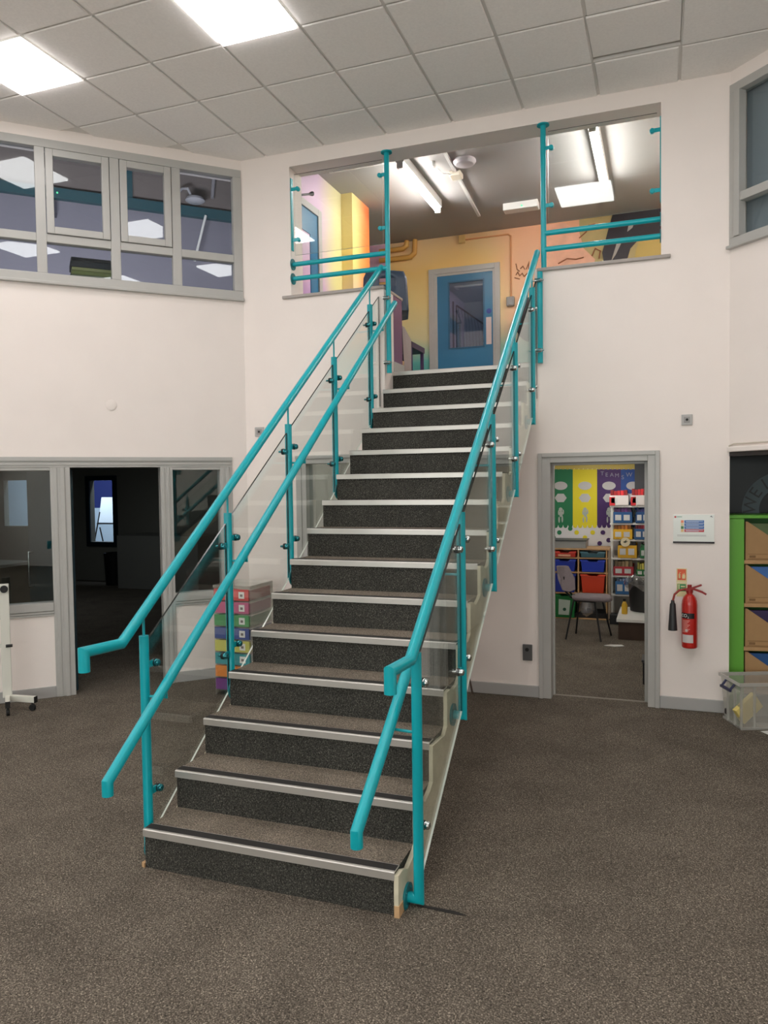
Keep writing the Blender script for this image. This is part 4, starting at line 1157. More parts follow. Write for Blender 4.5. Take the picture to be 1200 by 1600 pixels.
for k, (nm, c) in enumerate(COLS):
    z1 = H0 + (8 - k) * HH - .01; z0 = z1 - HH + .016
    b = B(); b.box(x0 + .015, x1 - .015, y0 - .006, y0 + .002, z0, z1); b.box(x0 + .015, x1 - .015, y0, y1 - .02, z0, z0 + .004)
    b.box(x0 + .015, x0 + .019, y0, y1 - .02, z0, z1 - .01); b.box(x1 - .019, x1 - .015, y0, y1 - .02, z0, z1 - .01)
    dr_ = build('drawer', b, mat('drawer_' + nm, c, .35), t); dr_['label'] = nm + ' drawer'
    b = B(); b.box(x1 - .11, x1 - .055, y0 - .0085, y0 - .005, z0 + .018, z1 - .02); build('picture_label', b, WHITE, dr_)
    b = B(); b.box(x1 - .095, x1 - .07, y0 - .0095, y0 - .008, z0 + .034, z1 - .04); build('picture', b, mat('label_ink', (120, 110, 108), .5), dr_)

t = thing('metal_stool', 'stool on thin metal legs standing under the stairs by the right string', 'stool', (.62, 3.2, 0))
b = B(); b.box(.46, .74, 3.06, 3.34, .44, .475); build('seat', b, mat('stool_seat', (120, 84, 70), .5), t, bevel=.01)
for (xa, ya, xb, yb_) in ((.48, 3.08, .42, 3.02), (.72, 3.08, .80, 3.08), (.48, 3.32, .43, 3.37), (.72, 3.3, .79, 3.39)):
    b = B(); b.tube([(xa, ya, .44), (xb, yb_, 0)], .009, 8); build('leg', b, mat('stool_leg', (126, 112, 104), .35, .7), t, smooth=True)
b = B(); b.prism([(1.33, .098, .0005), (1.36, .112, .0005), (1.5, .112, .0005), (1.555, .095, .0005), (1.5, .088, .0005)], (0, 0, .002)); tag(build('dark_sliver', b, GRIP), 'thin dark sliver lying on the carpet by the right foot of the stairs', 'debris')

# ------------------------------------------------------------------ library room behind the back wall
LIBW = mat('library_wall', (196, 190, 180), .8)
YLB = 7.78
b = B(); b.box(-1.8, 2.78, YLB, YLB + .1, 0, 2.62); struct(build('wall_library_back', b, LIBW))
b = B(); b.box(2.60, 2.78, YB + T, YLB, 0, 2.62); struct(build('wall_library_right', b, LIBW))
b = B(); b.box(-1.8, -1.6, YB + T, YLB, 0, 2.62); struct(build('wall_library_left', b, LIBW))
b = B(); b.box(-1.8, 2.78, YB + T, YLB + .1, 2.56, 2.64); struct(build('ceiling_library', b, TILE))
STRIP = emit('strip_glow', (1, .96, .9), LIB_E)
for k, (x0, x1, y, zb, lab) in enumerate(((1.25, 1.80, 7.0, 2.036, 'longer lit strip light hung above the banner board, seen through the right doorway'), (1.83, 2.01, 7.0, 2.036, 'short lit strip light hung beside the dark duct in the library'),
                                          (1.0, 2.2, 4.9, 2.50, 'strip light above the library doorway'), (-1.0, .2, 5.4, 2.50, 'strip light seen through the screen behind the stairs'))):
    t = thing('strip_light', lab, 'light', (x0, y, zb), 0, 'library strip lights')
    b = B(); b.box(x0, x1, y - .06, y + .06, zb + .022, zb + .06); build('housing', b, WHITE, t)
    b = B(); b.box(x0 + .004, x1 - .004, y - .055, y + .055, zb, zb + .022); build('diffuser', b, STRIP, t)
    if zb < 2.4:
        for xx in (x0 + .05, x1 - .05):
            b = B(); b.cyl((xx, y, zb + .05), (xx, y, 2.56), .003, 6); build('suspension_wire', b, DARKM, t)

# banner board on the library's back wall
yb = 7.76
bt = thing('display_board', 'display board with green, yellow, purple and blue banners behind the tray unit', 'display board', (1.4, yb, 1.2))


def lpan(name, u0, u1, v0, v1, m, y, parent, th=.006):
    p0, p1 = PX(u0, v1, y), PX(u1, v0, y)
    b = B(); b.box(p0.x, p1.x, y, y + th, p0.z, p1.z); return build(name, b, m, parent)


BW = mat('board_white', (224, 222, 224), .6)
lpan('backing', 855, 1012, 722, 858, BW, yb, bt)
BC = [('green', (28, 116, 74)), ('yellow', (226, 210, 34)), ('purple', (66, 34, 96)), ('blue', (32, 76, 150))]
bu = [(857, 895), (895, 933), (933, 970), (970, 1008)]
for (nm, c), (u0, u1) in zip(BC, bu):
    b = B(); y = yb - .004
    pts = [(u0, 733), (u1, 733)]
    n = 5
    arc = []
    for k in range(n * 6 + 1):
        s_ = k / (n * 6); uu = u1 - (u1 - u0) * s_; ph = (s_ * n) % 1
        arc.append((uu, 820 + 5 * math.sqrt(max(0, 1 - (2 * ph - 1) ** 2))))
    P = [PX(u, v, y) for u, v in pts + arc]
    b.prism(P, (0, .003, 0)); pn = build('banner', b, mat('banner_' + nm, c, .6), bt); pn['label'] = nm + ' banner'
    cu = (u0 + u1) / 2
    for (cv, ru, rv, n, m_) in ((759, 10.5, 6.5, 28, mat('banner_grey', (190, 188, 188), .5)), (778, 9.5, 7.5, 6, mat('banner_grey', (190, 188, 188), .5))):
        b = B(); b.prism([PX(cu + ru * math.cos(2 * math.pi * k / n), cv + rv * math.sin(2 * math.pi * k / n), y - .004) for k in range(n)], (0, .003, 0)); build('banner_badge', b, m_, pn)
    b = B(); fg = [(cu, 796, 3, 3.2), (cu + .5, 803, 2.6, 5), (cu - 3, 801, 1.2, 4), (cu + 4, 800, 1.2, 4), (cu - 2.4, 812, 1.3, 5), (cu + 2.6, 811, 1.3, 5.5)]
    for (a_, c_, ru, rv) in fg:
        b.prism([PX(a_ + ru * math.cos(2 * math.pi * k / 12), c_ + rv * math.sin(2 * math.pi * k / 12), y - .004) for k in range(12)], (0, .003, 0))
    build('line_figure', b, mat('figure_grey', (170, 178, 170), .6), pn)
b = B(); arc = []
n = 22
for k in range(n * 5 + 1):
    s_ = k / (n * 5); ph = (s_ * n) % 1; arc.append((1010 - 155 * s_, 732 + 1.6 * math.sqrt(max(0, 1 - (2 * ph - 1) ** 2))))
b.prism([PX(u, v, yb - .008) for u, v in [(855, 724), (1010, 724)] + arc], (0, .003, 0)); build('scalloped_border', b, mat('border_yellow', (196, 176, 90), .6), bt)
for (u, v, c) in ((874, 832, 0), (865, 840, 0), (891, 826, 0), (901, 832, 1), (926, 832, 1), (914, 840, 1), (942, 832, 2), (937, 849, 2), (951, 844, 2), (859, 821, 4)):
    q = PX(u, v, yb - .003); b = B(); b.lathe([(0, 0), (.031, 0), (.031, .003), (0, .003)], q, (0, -1, 0), 20); build('spot', b, mat('banner_red', (190, 60, 70), .5) if c == 4 else mat('banner_' + BC[c][0], BC[c][1], .6), bt)
LT = mat('banner_letter', (150, 150, 170), .5)
for ch, u, v, s_ in (('T', 941, 740, .075), ('E', 948, 742, .075), ('A', 956, 742, .075), ('M', 964, 743, .075), ('S', 973, 746, .075), ('W', 983, 742, .08)):
    text('lettering', ch, facing(PX(u, v, yb - .008)), s_, LT, bt)
b = B(); p0, p1 = PX(992, 765, 7.7), PX(1006, 722, 7.7); b.box(p0.x, p1.x + .2, 7.62, 7.75, p0.z, 2.55); struct(build('trim_5', b, mat('dark_duct', (70, 74, 78), .7)))

# tray unit
yt = 7.27


def tp(u, v, y=yt):
    return PX(u, v, y)


tu = thing('tray_unit', 'beech tray unit with coloured trays below the banner board', 'tray unit', (1.3, 7.4, 0))
xl0, xr0 = tp(860, 860).x, tp(950, 860).x; xm = tp(903.5, 880).x; ztp = tp(900, 857).z
rows = [tp(900, v).z for v in (872, 894.5, 927, 967)]
th = .018
b = B(); b.box(xl0 - .02, xr0 + .02, yt, yt + .45, ztp - th, ztp); build('top_board', b, BEECH, tu)
for x in (xl0, xm, xr0 - th):
    b = B(); b.box(x - th / 2, x + th / 2, yt, yt + .44, .09, ztp - th); build('upright', b, BEECH, tu)
b = B(); b.box(xr0, xr0 + .03, yt + .01, yt + .44, .02, ztp - th); build('end_panel', b, mat('grey_beech', (150, 134, 116), .5), tu)
for z in rows:
    b = B(); b.box(xl0, xr0, yt + .004, yt + .43, z - th / 2, z + th / 2); build('shelf', b, BEECH, tu)
b = B(); b.box(xl0, xr0 + .03, yt + .06, yt + .44, 0, .075); build('plinth', b, RUBBER, tu)
TR = [((202, 60, 46), 0, ztp - th, rows[0]), ((72, 112, 124), 1, ztp - th, rows[0]), ((34, 58, 170), 0, rows[0], rows[1]), ((34, 62, 186), 1, rows[0], rows[1]),
      ((34, 54, 150), 0, rows[1], rows[2]), ((214, 66, 34), 1, rows[1], rows[2]), ((22, 110, 52), 0, rows[2], rows[3])]
for c, col, zt, zb in TR:
    xa, xb = (xl0 + .03, xm - .025) if col == 0 else (xm + .025, xr0 - .03)
    b = B(); z0, z1 = zb + .012, zt - .022; i_ = min(.035, (z1 - z0) * .2)
    b.prism([(xa + i_ * .8, yt - .004, z0), (xb - i_ * .8, yt - .004, z0), (xb - .01, yt - .012, z1 - .02), (xb, yt - .012, z1 - .02), (xb, yt - .012, z1), ((xa + xb) / 2 + .07, yt - .012, z1), ((xa + xb) / 2 + .05, yt - .012, z1 - .022), ((xa + xb) / 2 - .05, yt - .012, z1 - .022), ((xa + xb) / 2 - .07, yt - .012, z1), (xa, yt - .012, z1), (xa, yt - .012, z1 - .02), (xa + .01, yt - .012, z1 - .02)], (0, .36, 0))
    nm = 'tray_%d_%d_%d' % c
    tr = build('tray', b, mat(nm, c, .35), tu, bevel=.004)
    b = B(); b.box(xa + .02, xb - .02, yt - .018, yt - .009, z1 - .03, z1 - .024); build('tray_lip', b, mat(nm + '_lip', tuple(int(x * .8) for x in c), .35), tr)
    if c == (202, 60, 46):
        b = B(); b.box((xa + xb) / 2 - .08, (xa + xb) / 2 + .08, yt - .016, yt - .012, z0 + .01, z0 + .035); build('tray_label', b, mat('label_buff', (226, 170, 140), .5), tr)
    if c == (22, 110, 52):
        b = B(); b.prism([tp(873, 936, yt - .016), tp(891, 938, yt - .016), tp(889, 961, yt - .016), tp(872.5, 960, yt - .016)], (0, .003, 0)); lb = build('tray_label', b, mat('label_sage', (176, 190, 178), .5), tr)
        b = B(); q = tp(882, 952, yt - .017); b.lathe([(0, 0), (.022, 0), (.022, .002), (0, .002)], q, (0, -1, 0), 16); build('tray_badge', b, mat('badge_green', (30, 80, 60), .5), tr)
t = thing('flat_file_box', 'flat grey lidded case lying on the tray unit under the banners', 'case', (1.1, 7.4, ztp))
b = B(); q0, q1 = tp(858, 855), tp(915, 846); b.box(q0.x, q1.x, yt + .02, yt + .4, ztp + .001, q1.z); build('body', b, mat('grey_case', (150, 152, 150), .5), t, bevel=.006)
b = B(); b.box(q0.x, q1.x + .01, yt + .01, yt + .41, q1.z, q1.z + .012); build('lid', b, mat('dark_case_lid', (70, 72, 74), .5), t)

# white wall shelving with book boxes
yshf = 7.35
su = thing('book_shelves', 'white slotted shelves holding boxes of reading books in the library', 'shelving', (2.1, 7.5, 0))
szs = [PX(980, v, yshf).z for v in (790, 817.5, 843, 872, 899.5, 929, 967)]
sx0, sx1 = PX(953, 850, yshf).x, 2.58
for z in szs:
    b = B(); b.box(sx0, sx1, yshf, yshf + .34, z - .022, z); build('shelf', b, WHITE, su)
for x in (sx0 + .01, sx1 - .03):
    for y in (yshf + .01, yshf + .31):
        b = B(); b.box(x, x + .025, y, y + .02, 0, szs[0] + .02); build('upright', b, WHITE, su)
BX = [((0, 951, 982, 774, 766), 'red_white', (222, 214, 210), (186, 44, 48), 'red and white book box left on the top white shelf'),
      ((0, 984.5, 1012, 774, 764), 'red_white', (222, 214, 210), (190, 44, 48), 'red and white book box right on the top white shelf'),
      ((1, 957, 988, 800, 793), 'blue', (36, 86, 138), (96, 54, 110), 'blue book box with purple books on the second white shelf'),
      ((1, 992, 1015, 800, 794), 'blue', (36, 80, 130), (60, 60, 120), 'blue book box right on the second white shelf'),
      ((2, 957, 988, 827, 820), 'yellow', (228, 178, 34), (196, 120, 50), 'yellow book box on the third white shelf'),
      ((2, 990, 1015, 826, 819), 'blue', (40, 90, 140), (170, 50, 70), 'blue book box right on the third white shelf'),
      ((3, 964, 995, 852, 846), 'yellow', (222, 170, 40), (60, 56, 60), 'yellow framed book box with a bird picture on the fourth white shelf'),
      ((3, 999, 1015, 855, 850), 'green', (44, 126, 76), (60, 140, 90), 'small green box on the fourth white shelf'),
      ((4, 957, 990, 885, 876), 'red', (176, 46, 58), (150, 130, 96), 'red book box with brown books on the fifth white shelf'),
      ((4, 993, 1015, 889, 879), 'green', (40, 122, 66), (206, 196, 90), 'green box with yellow card on the fifth white shelf'),
      ((5, 960, 988, 908, 903), 'blue', (44, 104, 160), (140, 160, 190), 'blue packet box on the lowest white shelf')]
for (r_, u0, u1, vf, vt), nm, c, cb_, lab in BX:
    xa, xb = PX(u0, 800, yshf).x + .01, min(PX(u1, 800, yshf).x, 2.55); z0 = szs[r_] + .001; z1 = PX(970, vf, yshf).z; z2 = PX(970, vt, yshf).z
    t = thing('book_box', lab, 'book box', ((xa + xb) / 2, yshf + .1, z0), 0, 'boxes of reading books')
    m = mat('carton_%d_%d_%d' % c, c, .5)
    b = B(); b.box(xa, xb, yshf - .01, yshf - .006, z0, z1); b.box(xa, xb, yshf + .25, yshf + .254, z0, z1 + .02); b.box(xa, xa + .004, yshf - .006, yshf + .25, z0, z1); b.box(xb - .004, xb, yshf - .006, yshf + .25, z0, z1); b.box(xa, xb, yshf - .01, yshf + .254, z0, z0 + .004); build('carton', b, m, t)
    wd = xb - xa
    for k in range(2):
        if nm == 'red_white' and k:
            b = B(); b.box(xa, xa + wd * .3, yshf - .0125, yshf - .0095, z0, z1 - .02); build('colour_panel', b, mat('panel_red', (196, 44, 50), .5), t)
        else:
            b = B(); b.box(xa + wd * (.1 + .45 * k), xa + wd * (.42 + .45 * k), yshf - .0125, yshf - .0095, z0 + (z1 - z0) * .25, z0 + (z1 - z0) * .75); build('box_label', b, mat('label_pale', (206, 206, 204), .5), t)
    if 'bird' in lab:
        b = B(); q = PX(977, 847, yshf - .02); b.lathe([(0, 0), (.06, 0), (.06, .004), (0, .004)], q, (0, -1, 0), 20); ps_ = build('picture_disc', b, mat('disc_cream', (226, 214, 180), .5), t)
        b = B(); b.prism([q + Vector(p) for p in ((-.03, -.006, 0), (0, -.006, -.012), (.035, -.006, .012), (.01, -.006, .012), (.02, -.006, .035), (-.008, -.006, .012))], (0, .002, 0)); build('bird_picture', b, mat('disc_dark', (60, 70, 50), .5), ps_)
    n = 5
    for k in range(n):
        xk = xa + .012 + (wd - .024) * k / n; sh = .75 + .5 * ((k * 37) % 7) / 7
        cc = tuple(int(max(0, min(255, x * sh))) for x in cb_)
        b = B(); b.box(xk, xk + (wd - .024) / n * .86, yshf + .02, yshf + .22, z0 + .006, z2 - .012 * ((k * 3) % 4) / 3)
        tag(build('reading_book', b, mat('cover_%d_%d_%d' % cc, cc, .5)), 'slim book standing in the ' + lab.split(' on ')[0].split(' with ')[0], 'book', 'reading books in the boxes')

# clutter in the library
t = thing('waste_bin', 'black bin lined with a clear plastic bag beside the white shelves', 'bin', (2.05, 6.7, 0))
q0, q1 = PX(970, 967, 6.55), PX(1010, 928, 6.55)
zb0 = .235
b = B(); b.lathe([(0, 0), (.18, 0), (.20, .33), (.185, .33), (.17, .02), (0, .02)], (2.13, 6.75, zb0 + .003), (0, 0, 1), 28); build('bin', b, mat('bin_black', (26, 27, 28), .5), t, smooth=True)
b = B(); b.grid(lambda a, c: (2.13 + (.175 + .06 * c + .02 * math.sin(a * 31 + c * 5)) * math.cos(2 * math.pi * a), 6.75 + (.175 + .06 * c + .02 * math.sin(a * 23)) * math.sin(2 * math.pi * a), zb0 + .34 + .10 * math.sin(c * 2.6) + .035 * math.sin(a * 40) - .10 * c), 48, 8)
build('bag_liner', b, glass('bag_plastic', (.86, .86, .88), .14, .12, (150, 150, 156)), t, smooth=True)
t = thing('brown_crate', 'dark brown crate with a white top board carrying the black bin', 'crate', (2.1, 6.5, 0))
q0, q1 = PX(966, 999, 6.06), PX(1012, 972, 6.06)
b = B(); b.box(q0.x, 2.42, 6.08, 6.95, 0, zb0 - .03); build('crate', b, mat('crate_brown', (66, 48, 36), .7, noise=.1, nscale=10), t)
b = B(); b.box(q0.x - .02, 2.42, 6.06, 6.97, zb0 - .03, zb0); build('top_board', b, WHITE, t)
t = thing('spray_bottle', 'yellow spray bottle standing beside the black bin', 'bottle', (1.92, 6.6, zb0))
b = B(); b.lathe([(0, 0), (.032, 0), (.034, .01), (.034, .10), (.022, .135), (.014, .15), (0, .15)], (1.90, 6.45, zb0), (0, 0, 1), 18); build('body', b, mat('bottle_yellow', (206, 164, 40), .4), t, smooth=True)
b = B(); b.lathe([(0, 0), (.016, 0), (.016, .03), (0, .035)], (1.90, 6.45, zb0 + .15), (0, 0, 1), 12); build('cap', b, RUBBER, t, smooth=True)
b = B(); q0 = PX(955, 973, 7.3); b.box(q0.x, q0.x + .14, 7.0, 7.14, 0, .13); tag(build('black_cube', b, mat('cube_black', (28, 28, 30), .4), bevel=.012), 'small black cube on the carpet at the tray unit end', 'box')
b = B(); b.prism([(1.72, 5.68, .001), (1.78, 5.74, .001), (1.9, 5.76, .001), (1.93, 5.71, .001), (1.83, 5.66, .001)], (0, 0, .006)); tag(build('paper_scrap', b, WHITE), 'white paper scrap on the carpet in front of the grey chair', 'paper')
t = thing('small_black_bin', 'small black bin just inside the right door jamb', 'bin', (2.26, 4.2, 0))
b = B(); b.box(2.16, 2.38, 4.12, 4.34, 0, .2); build('bin', b, RUBBER, t, bevel=.01)
b = B(); b.box(2.15, 2.39, 4.11, 4.35, .2, .225); build('rim', b, mat('rim_black', (50, 50, 52), .4), t, bevel=.006)
# clear bag lying in the open compartment
b = B(); b.lathe([(0, 0), (.06, .0), (.10, .06), (.11, .12), (.08, .19), (.03, .215), (.0, .215)], (PX(917, 958, 7.38).x, 7.40, rows[3] + .024), (0, 0, 1), 14)
for v in b.bm.verts:
    v.co += Vector((random.uniform(-.014, .014), random.uniform(-.014, .014), random.uniform(-.014, .014)))
tag(build('plastic_bag', b, glass('clear_bag', (.9, .9, .92), .14, .4, (190, 190, 192)), smooth=True), 'crumpled clear plastic bag in the open compartment behind the grey chair', 'bag')

# grey upholstered chair
ct = thing('visitor_chair', 'grey upholstered chair on black legs in front of the tray unit', 'chair', (1.5, 6.1, 0))
UPH = mat('grey_upholstery', (132, 122, 126), .85, noise=.05, nscale=60)
legs = [((1.36, 5.99), (1.278, 5.913)), ((1.60, 5.96), (1.671, 5.882)), ((1.40, 6.22), (1.354, 6.284)), ((1.66, 6.2), (1.758, 6.283))]
for (a, c) in legs:
    b = B(); b.tube([(a[0], a[1], .44), (c[0], c[1], 0)], .0105, 10); build('leg', b, RUBBER, ct, smooth=True)
b = B()
sp = [PX(898, 937, 5.98), PX(905, 929, 6.18), PX(950, 931, 6.25), PX(955, 941, 5.98)]
zs = .445
outline = [(1.33, 6.05), (1.36, 5.97), (1.42, 5.94), (1.72, 5.90), (1.77, 5.93), (1.79, 6.0), (1.76, 6.18), (1.70, 6.24), (1.42, 6.24), (1.35, 6.2)]
b.prism([(x, y, zs) for x, y in outline], (0, 0, .055)); build('seat', b, UPH, ct, bevel=.02, smooth=True)
b = B()
c0 = [PX(873, 884, 6.12), PX(889, 884, 6.12), PX(899, 903, 6.05), PX(900, 922, 6.0), PX(891, 925, 6.0), PX(883, 924, 6.02), PX(876, 905, 6.1)]
b.prism(c0, (-.04, .035, 0)); build('backrest', b, UPH, ct, bevel=.015, smooth=True)
b = B(); b.tube([(1.42, 6.0, .45), (1.33, 6.04, .47), (1.26, 6.07, .53), (1.24, 6.10, .70)], .011, 10); b.tube([(1.42, 6.2, .45), (1.33, 6.18, .47), (1.27, 6.16, .55), (1.25, 6.15, .70)], .011, 10); build('back_support', b, RUBBER, ct, smooth=True)
b = B(); b.tube([(1.36, 5.99, .44), (1.60, 5.96, .44), (1.66, 6.2, .44), (1.40, 6.22, .44), (1.36, 5.99, .44)], .011, 8); build('seat_frame', b, RUBBER, ct, smooth=True)

# ------------------------------------------------------------------ dark room behind the lower left screen
b = B(); wx = [(-11.5, 0), (-11.5, 2.62), (-1.81, 2.62), (-1.81, 0)]
ZD = 2.6
w0, w1 = PX(140, 751, 9.0), PX(179, 847, 9.0)
v0, v1 = PX(5, 751, 9.0), PX(46, 822, 9.0)
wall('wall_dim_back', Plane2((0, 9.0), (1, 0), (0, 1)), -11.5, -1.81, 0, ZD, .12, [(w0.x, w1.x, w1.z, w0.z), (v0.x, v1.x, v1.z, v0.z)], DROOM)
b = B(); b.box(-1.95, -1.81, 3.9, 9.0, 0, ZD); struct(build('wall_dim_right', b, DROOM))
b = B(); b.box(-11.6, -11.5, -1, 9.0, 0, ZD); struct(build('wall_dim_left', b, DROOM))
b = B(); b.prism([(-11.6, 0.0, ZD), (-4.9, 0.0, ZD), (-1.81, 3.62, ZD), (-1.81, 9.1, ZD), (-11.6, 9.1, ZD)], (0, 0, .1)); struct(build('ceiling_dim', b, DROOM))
b = B()
for (a0, a1, z0, z1) in ((w0.x - .09, w0.x, w1.z - .09, w0.z + .09), (w1.x, w1.x + .09, w1.z - .09, w0.z + .09), (w0.x, w1.x, w0.z, w0.z + .09), (w0.x, w1.x, w1.z - .09, w1.z)):
    b.box(a0, a1, 8.97, 9.0, z0, z1)
struct(build('window_5', b, BLUED))
# the store beyond, with a blue wall, white dado and an easel
b = B(); b.box(-16, -6.0, 12.0, 12.1, 1.32, 2.6); struct(build('wall_store_upper', b, mat('store_blue', (30, 44, 112), .7)))
b = B(); b.box(-16, -6.0, 11.97, 12.1, 0, 1.32); struct(build('wall_store_lower', b, mat('store_white', (196, 214, 228), .7)))
b = B(); b.box(-16, -11.3, 11.9, 11.97, 0, 2.6); struct(build('wall_store_left', b, mat('store_white', (196, 214, 228), .7)))
et = thing('flip_chart_easel', 'white flip chart easel seen through the far window of the dark room', 'easel', (-9.0, 10.4, 0))
ye = 10.4
e = [PX(158.5, 777, ye), PX(186, 777, ye), PX(186, 817, ye), PX(154, 816, ye)]
b = B(); b.prism(e, (0, .02, 0)); build('pad', b, mat('easel_white', (222, 230, 236), .6), et)
b = B(); b.bar(PX(152, 818, ye - .02), PX(186, 818, ye - .02), .03, .03); build('tray', b, RUBBER, et)
for (a, c) in (((156, 800), (147, 850)), ((156, 824), (162, 850)), ((184, 818), (188, 850))):
    p, q = PX(a[0], a[1], ye), PX(c[0], c[1], ye); d = q - p
    b = B(); b.cyl(p, p + d * (p.z / -d.z), .014, 8); build('leg', b, RUBBER, et)
b = B(); q = PX(171, 846, ye); b.box(q.x - .05, q.x + .12, ye + .3, ye + .6, 0, q.z + .2); tag(build('store_box', b, RUBBER), 'dark silhouette at the foot of the easel beyond the far window', 'box')
# open door leaf of the dark room
d4 = B()
hinge = LEFT.p(1.57, 0, .10); ld = (LEFT.n * .98 + LEFT.d * .45).normalized()
M4 = Matrix.Translation(hinge) @ Matrix.Rotation(math.atan2(ld.y, ld.x), 4, 'Z')
d4 = B(M4); d4.box(.0, .80, -.022, .022, .01, 1.98); door4 = struct(build('door_4', d4, mat('teal_dark_door', (30, 56, 66), .35)))
b = B(M4); b.tube([(.70, .022, .90), (.70, .07, .90), (.70, .07, 1.22), (.70, .022, 1.22)], .010, 10); build('pull_handle', b, CHROME, door4, smooth=True)
b = B(M4); b.box(.03, .10, -.026, -.022, 1.78, 1.86); build('door_reflection', b, mat('pale_blue_reflection', (170, 200, 230), .4), door4)  # pale plates stand in for blue-white reflections on the leaf
b = B(M4); b.box(.03, .10, -.026, -.022, 1.30, 1.42); build('door_reflection', b, mat('pale_blue_reflection', (170, 200, 230), .4), door4)
t = thing('desk', 'dim desk unit seen through the lower left screen', 'desk', (-5.6, 5.2, 0))
b = B(); b.box(-7.6, -6.3, 5.0, 5.7, .72, .76); build('desk_top', b, mat('desk_grey', (170, 166, 156), .5), t)
b = B(); b.box(-7.55, -6.35, 5.05, 5.65, 0, .72); build('desk_body', b, mat('desk_brown', (110, 96, 76), .6), t)
b = B(); b.lathe([(0, 0), (.22, 0), (.26, .05), (.24, .22), (0, .24)], (-3.55, 2.6, 0), (0, 0, 1), 24); tag(build('floor_cushion', b, mat('cushion_green', (66, 140, 50), .7), smooth=True), 'green floor cushion behind the lower left glass', 'cushion')
t = thing('dim_cabinet', 'pale low cabinet against the far wall of the dark room', 'cabinet', (-6.3, 8.6, 0))
b = B(); b.box(-6.9, -5.2, 8.2, 8.95, 0, .95); build('cabinet', b, mat('dim_cabinet_grey', (140, 140, 136), .6), t)
b = B(); b.lathe([(0, 0), (.16, 0), (.19, .6), (.17, .6), (.15, .03), (0, .03)], (-7.3, 8.6, 0), (0, 0, 1), 20); tag(build('waste_bin', b, RUBBER, smooth=True), 'black bin beside the pale cabinet in the dark room', 'bin')

# ------------------------------------------------------------------ double-height hall behind the upper left window
OFF = 5.2
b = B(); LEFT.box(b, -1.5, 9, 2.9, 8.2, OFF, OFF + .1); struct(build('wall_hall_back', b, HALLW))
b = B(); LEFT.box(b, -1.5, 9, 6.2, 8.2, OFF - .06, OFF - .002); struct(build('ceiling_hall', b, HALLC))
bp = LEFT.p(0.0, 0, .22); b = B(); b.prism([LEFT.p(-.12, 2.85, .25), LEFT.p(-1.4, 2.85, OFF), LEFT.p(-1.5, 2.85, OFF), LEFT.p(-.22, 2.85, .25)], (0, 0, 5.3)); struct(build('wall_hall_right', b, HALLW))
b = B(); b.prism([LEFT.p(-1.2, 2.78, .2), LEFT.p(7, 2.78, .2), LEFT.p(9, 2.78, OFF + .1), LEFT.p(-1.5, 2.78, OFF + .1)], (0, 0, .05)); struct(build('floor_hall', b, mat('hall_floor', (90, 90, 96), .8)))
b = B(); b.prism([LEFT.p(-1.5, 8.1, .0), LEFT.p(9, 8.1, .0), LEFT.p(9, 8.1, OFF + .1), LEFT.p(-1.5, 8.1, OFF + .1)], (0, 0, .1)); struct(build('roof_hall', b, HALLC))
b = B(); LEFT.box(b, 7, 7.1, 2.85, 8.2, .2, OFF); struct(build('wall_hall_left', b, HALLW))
TB = mat('hall_teal_steel', (36, 78, 88), .5)
b = B(); LEFT.box(b, -1.4, 8, 6.06, 6.21, OFF - .16, OFF - .06); struct(build('trim_6', b, TB))
b = B(); LEFT.box(b, .36, .47, 6.21, 8, OFF - .14, OFF - .06); struct(build('trim_7', b, TB))
b = B(); b.cyl(LEFT.p(-.73, 6.08, OFF - .2), LEFT.p(-.54, 5.35, OFF - .2), .02, 10); tag(build('hanging_conduit', b, WHITE), 'slim white conduit hanging below the teal beam behind the upper left window', 'conduit')
t = thing('hall_lamp_fitting', 'round lamp on a curved arm behind the upper left window', 'lamp', tuple(LEFT.p(-.53, 6.3, OFF - .3)))
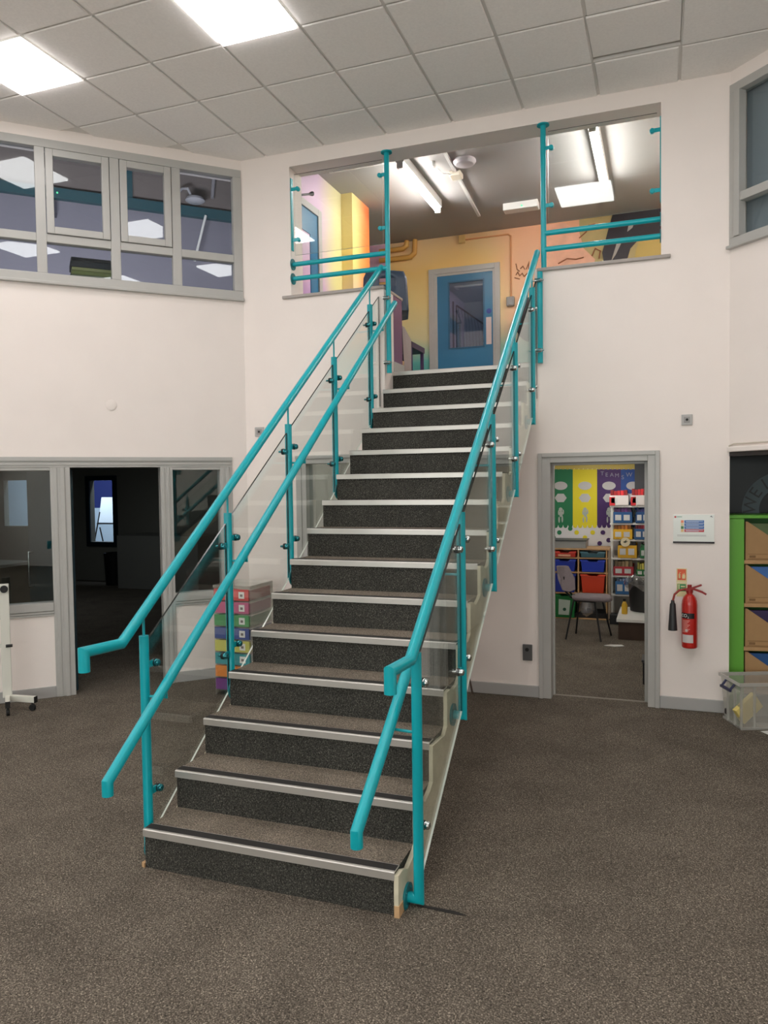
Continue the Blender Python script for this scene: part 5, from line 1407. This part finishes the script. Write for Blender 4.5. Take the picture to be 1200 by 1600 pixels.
b = B(); b.lathe([(0, 0), (.10, .0), (.15, .03), (.13, .07), (0, .09)], LEFT.p(-.55, 6.22, OFF - .3), (0, 0, 1), 24); build('lamp_shade', b, mat('lamp_grey', (170, 170, 176), .4), t, smooth=True)
b = B(); b.tube([LEFT.p(-.50, 6.3, OFF - .3), LEFT.p(-.44, 6.42, OFF - .3), LEFT.p(-.38, 6.45, OFF - .2), LEFT.p(-.36, 6.45, OFF - .06)], .018, 8); build('arm', b, mat('lamp_grey', (170, 170, 176), .4), t, smooth=True)
b = B(); b.cyl(LEFT.p(-.92, 6.95, OFF - .1), LEFT.p(-.86, 6.4, OFF - .1), .03, 10); tag(build('wall_pipe', b, mat('pipe_grey', (140, 138, 144), .5), smooth=True), 'short grey pipe above the teal beam behind the upper left window', 'pipe')
t = thing('alarm_box', 'small dark alarm box with a green dot behind the upper left window', 'alarm', tuple(LEFT.p(1.45, 5.95, OFF)))
b = B(); LEFT.box(b, 1.43, 1.50, 5.82, 6.0, OFF - .2, OFF); build('case', b, mat('alarm_dark', (60, 60, 74), .5), t)
b = B(); b.lathe([(0, 0), (.014, 0), (.014, .008), (0, .008)], LEFT.p(1.42, 6.135, OFF - .16), -LEFT.n, 12); build('indicator', b, emit('green_led', (.2, 1, .5), 1.2), t)
# folder stack on the inner ledge
b = B(); LEFT.box(b, .03, 3.55, 3.58, 3.615, .2, .5); struct(build('trim_8', b, GREYD))
z = 3.616
for k, (h, c, nm) in enumerate(((.07, (150, 148, 140), 'grey'), (.05, (120, 128, 110), 'sage'), (.035, (130, 140, 80), 'olive'), (.03, (170, 172, 120), 'pale green'), (.055, (52, 60, 72), 'dark blue'), (.03, (40, 44, 54), 'charcoal'))):
    b = B(); j = .01 * ((k * 5) % 3); LEFT.box(b, 1.10 + j, 1.50 + j * .5, z, z + h, .22, .45); z += h + .001
    tag(build('folder', b, mat('folder_' + nm.replace(' ', '_'), c, .6), bevel=.006), nm + ' folder in the stack on the ledge behind the upper left window', 'folder', 'folders stacked on the hall ledge')
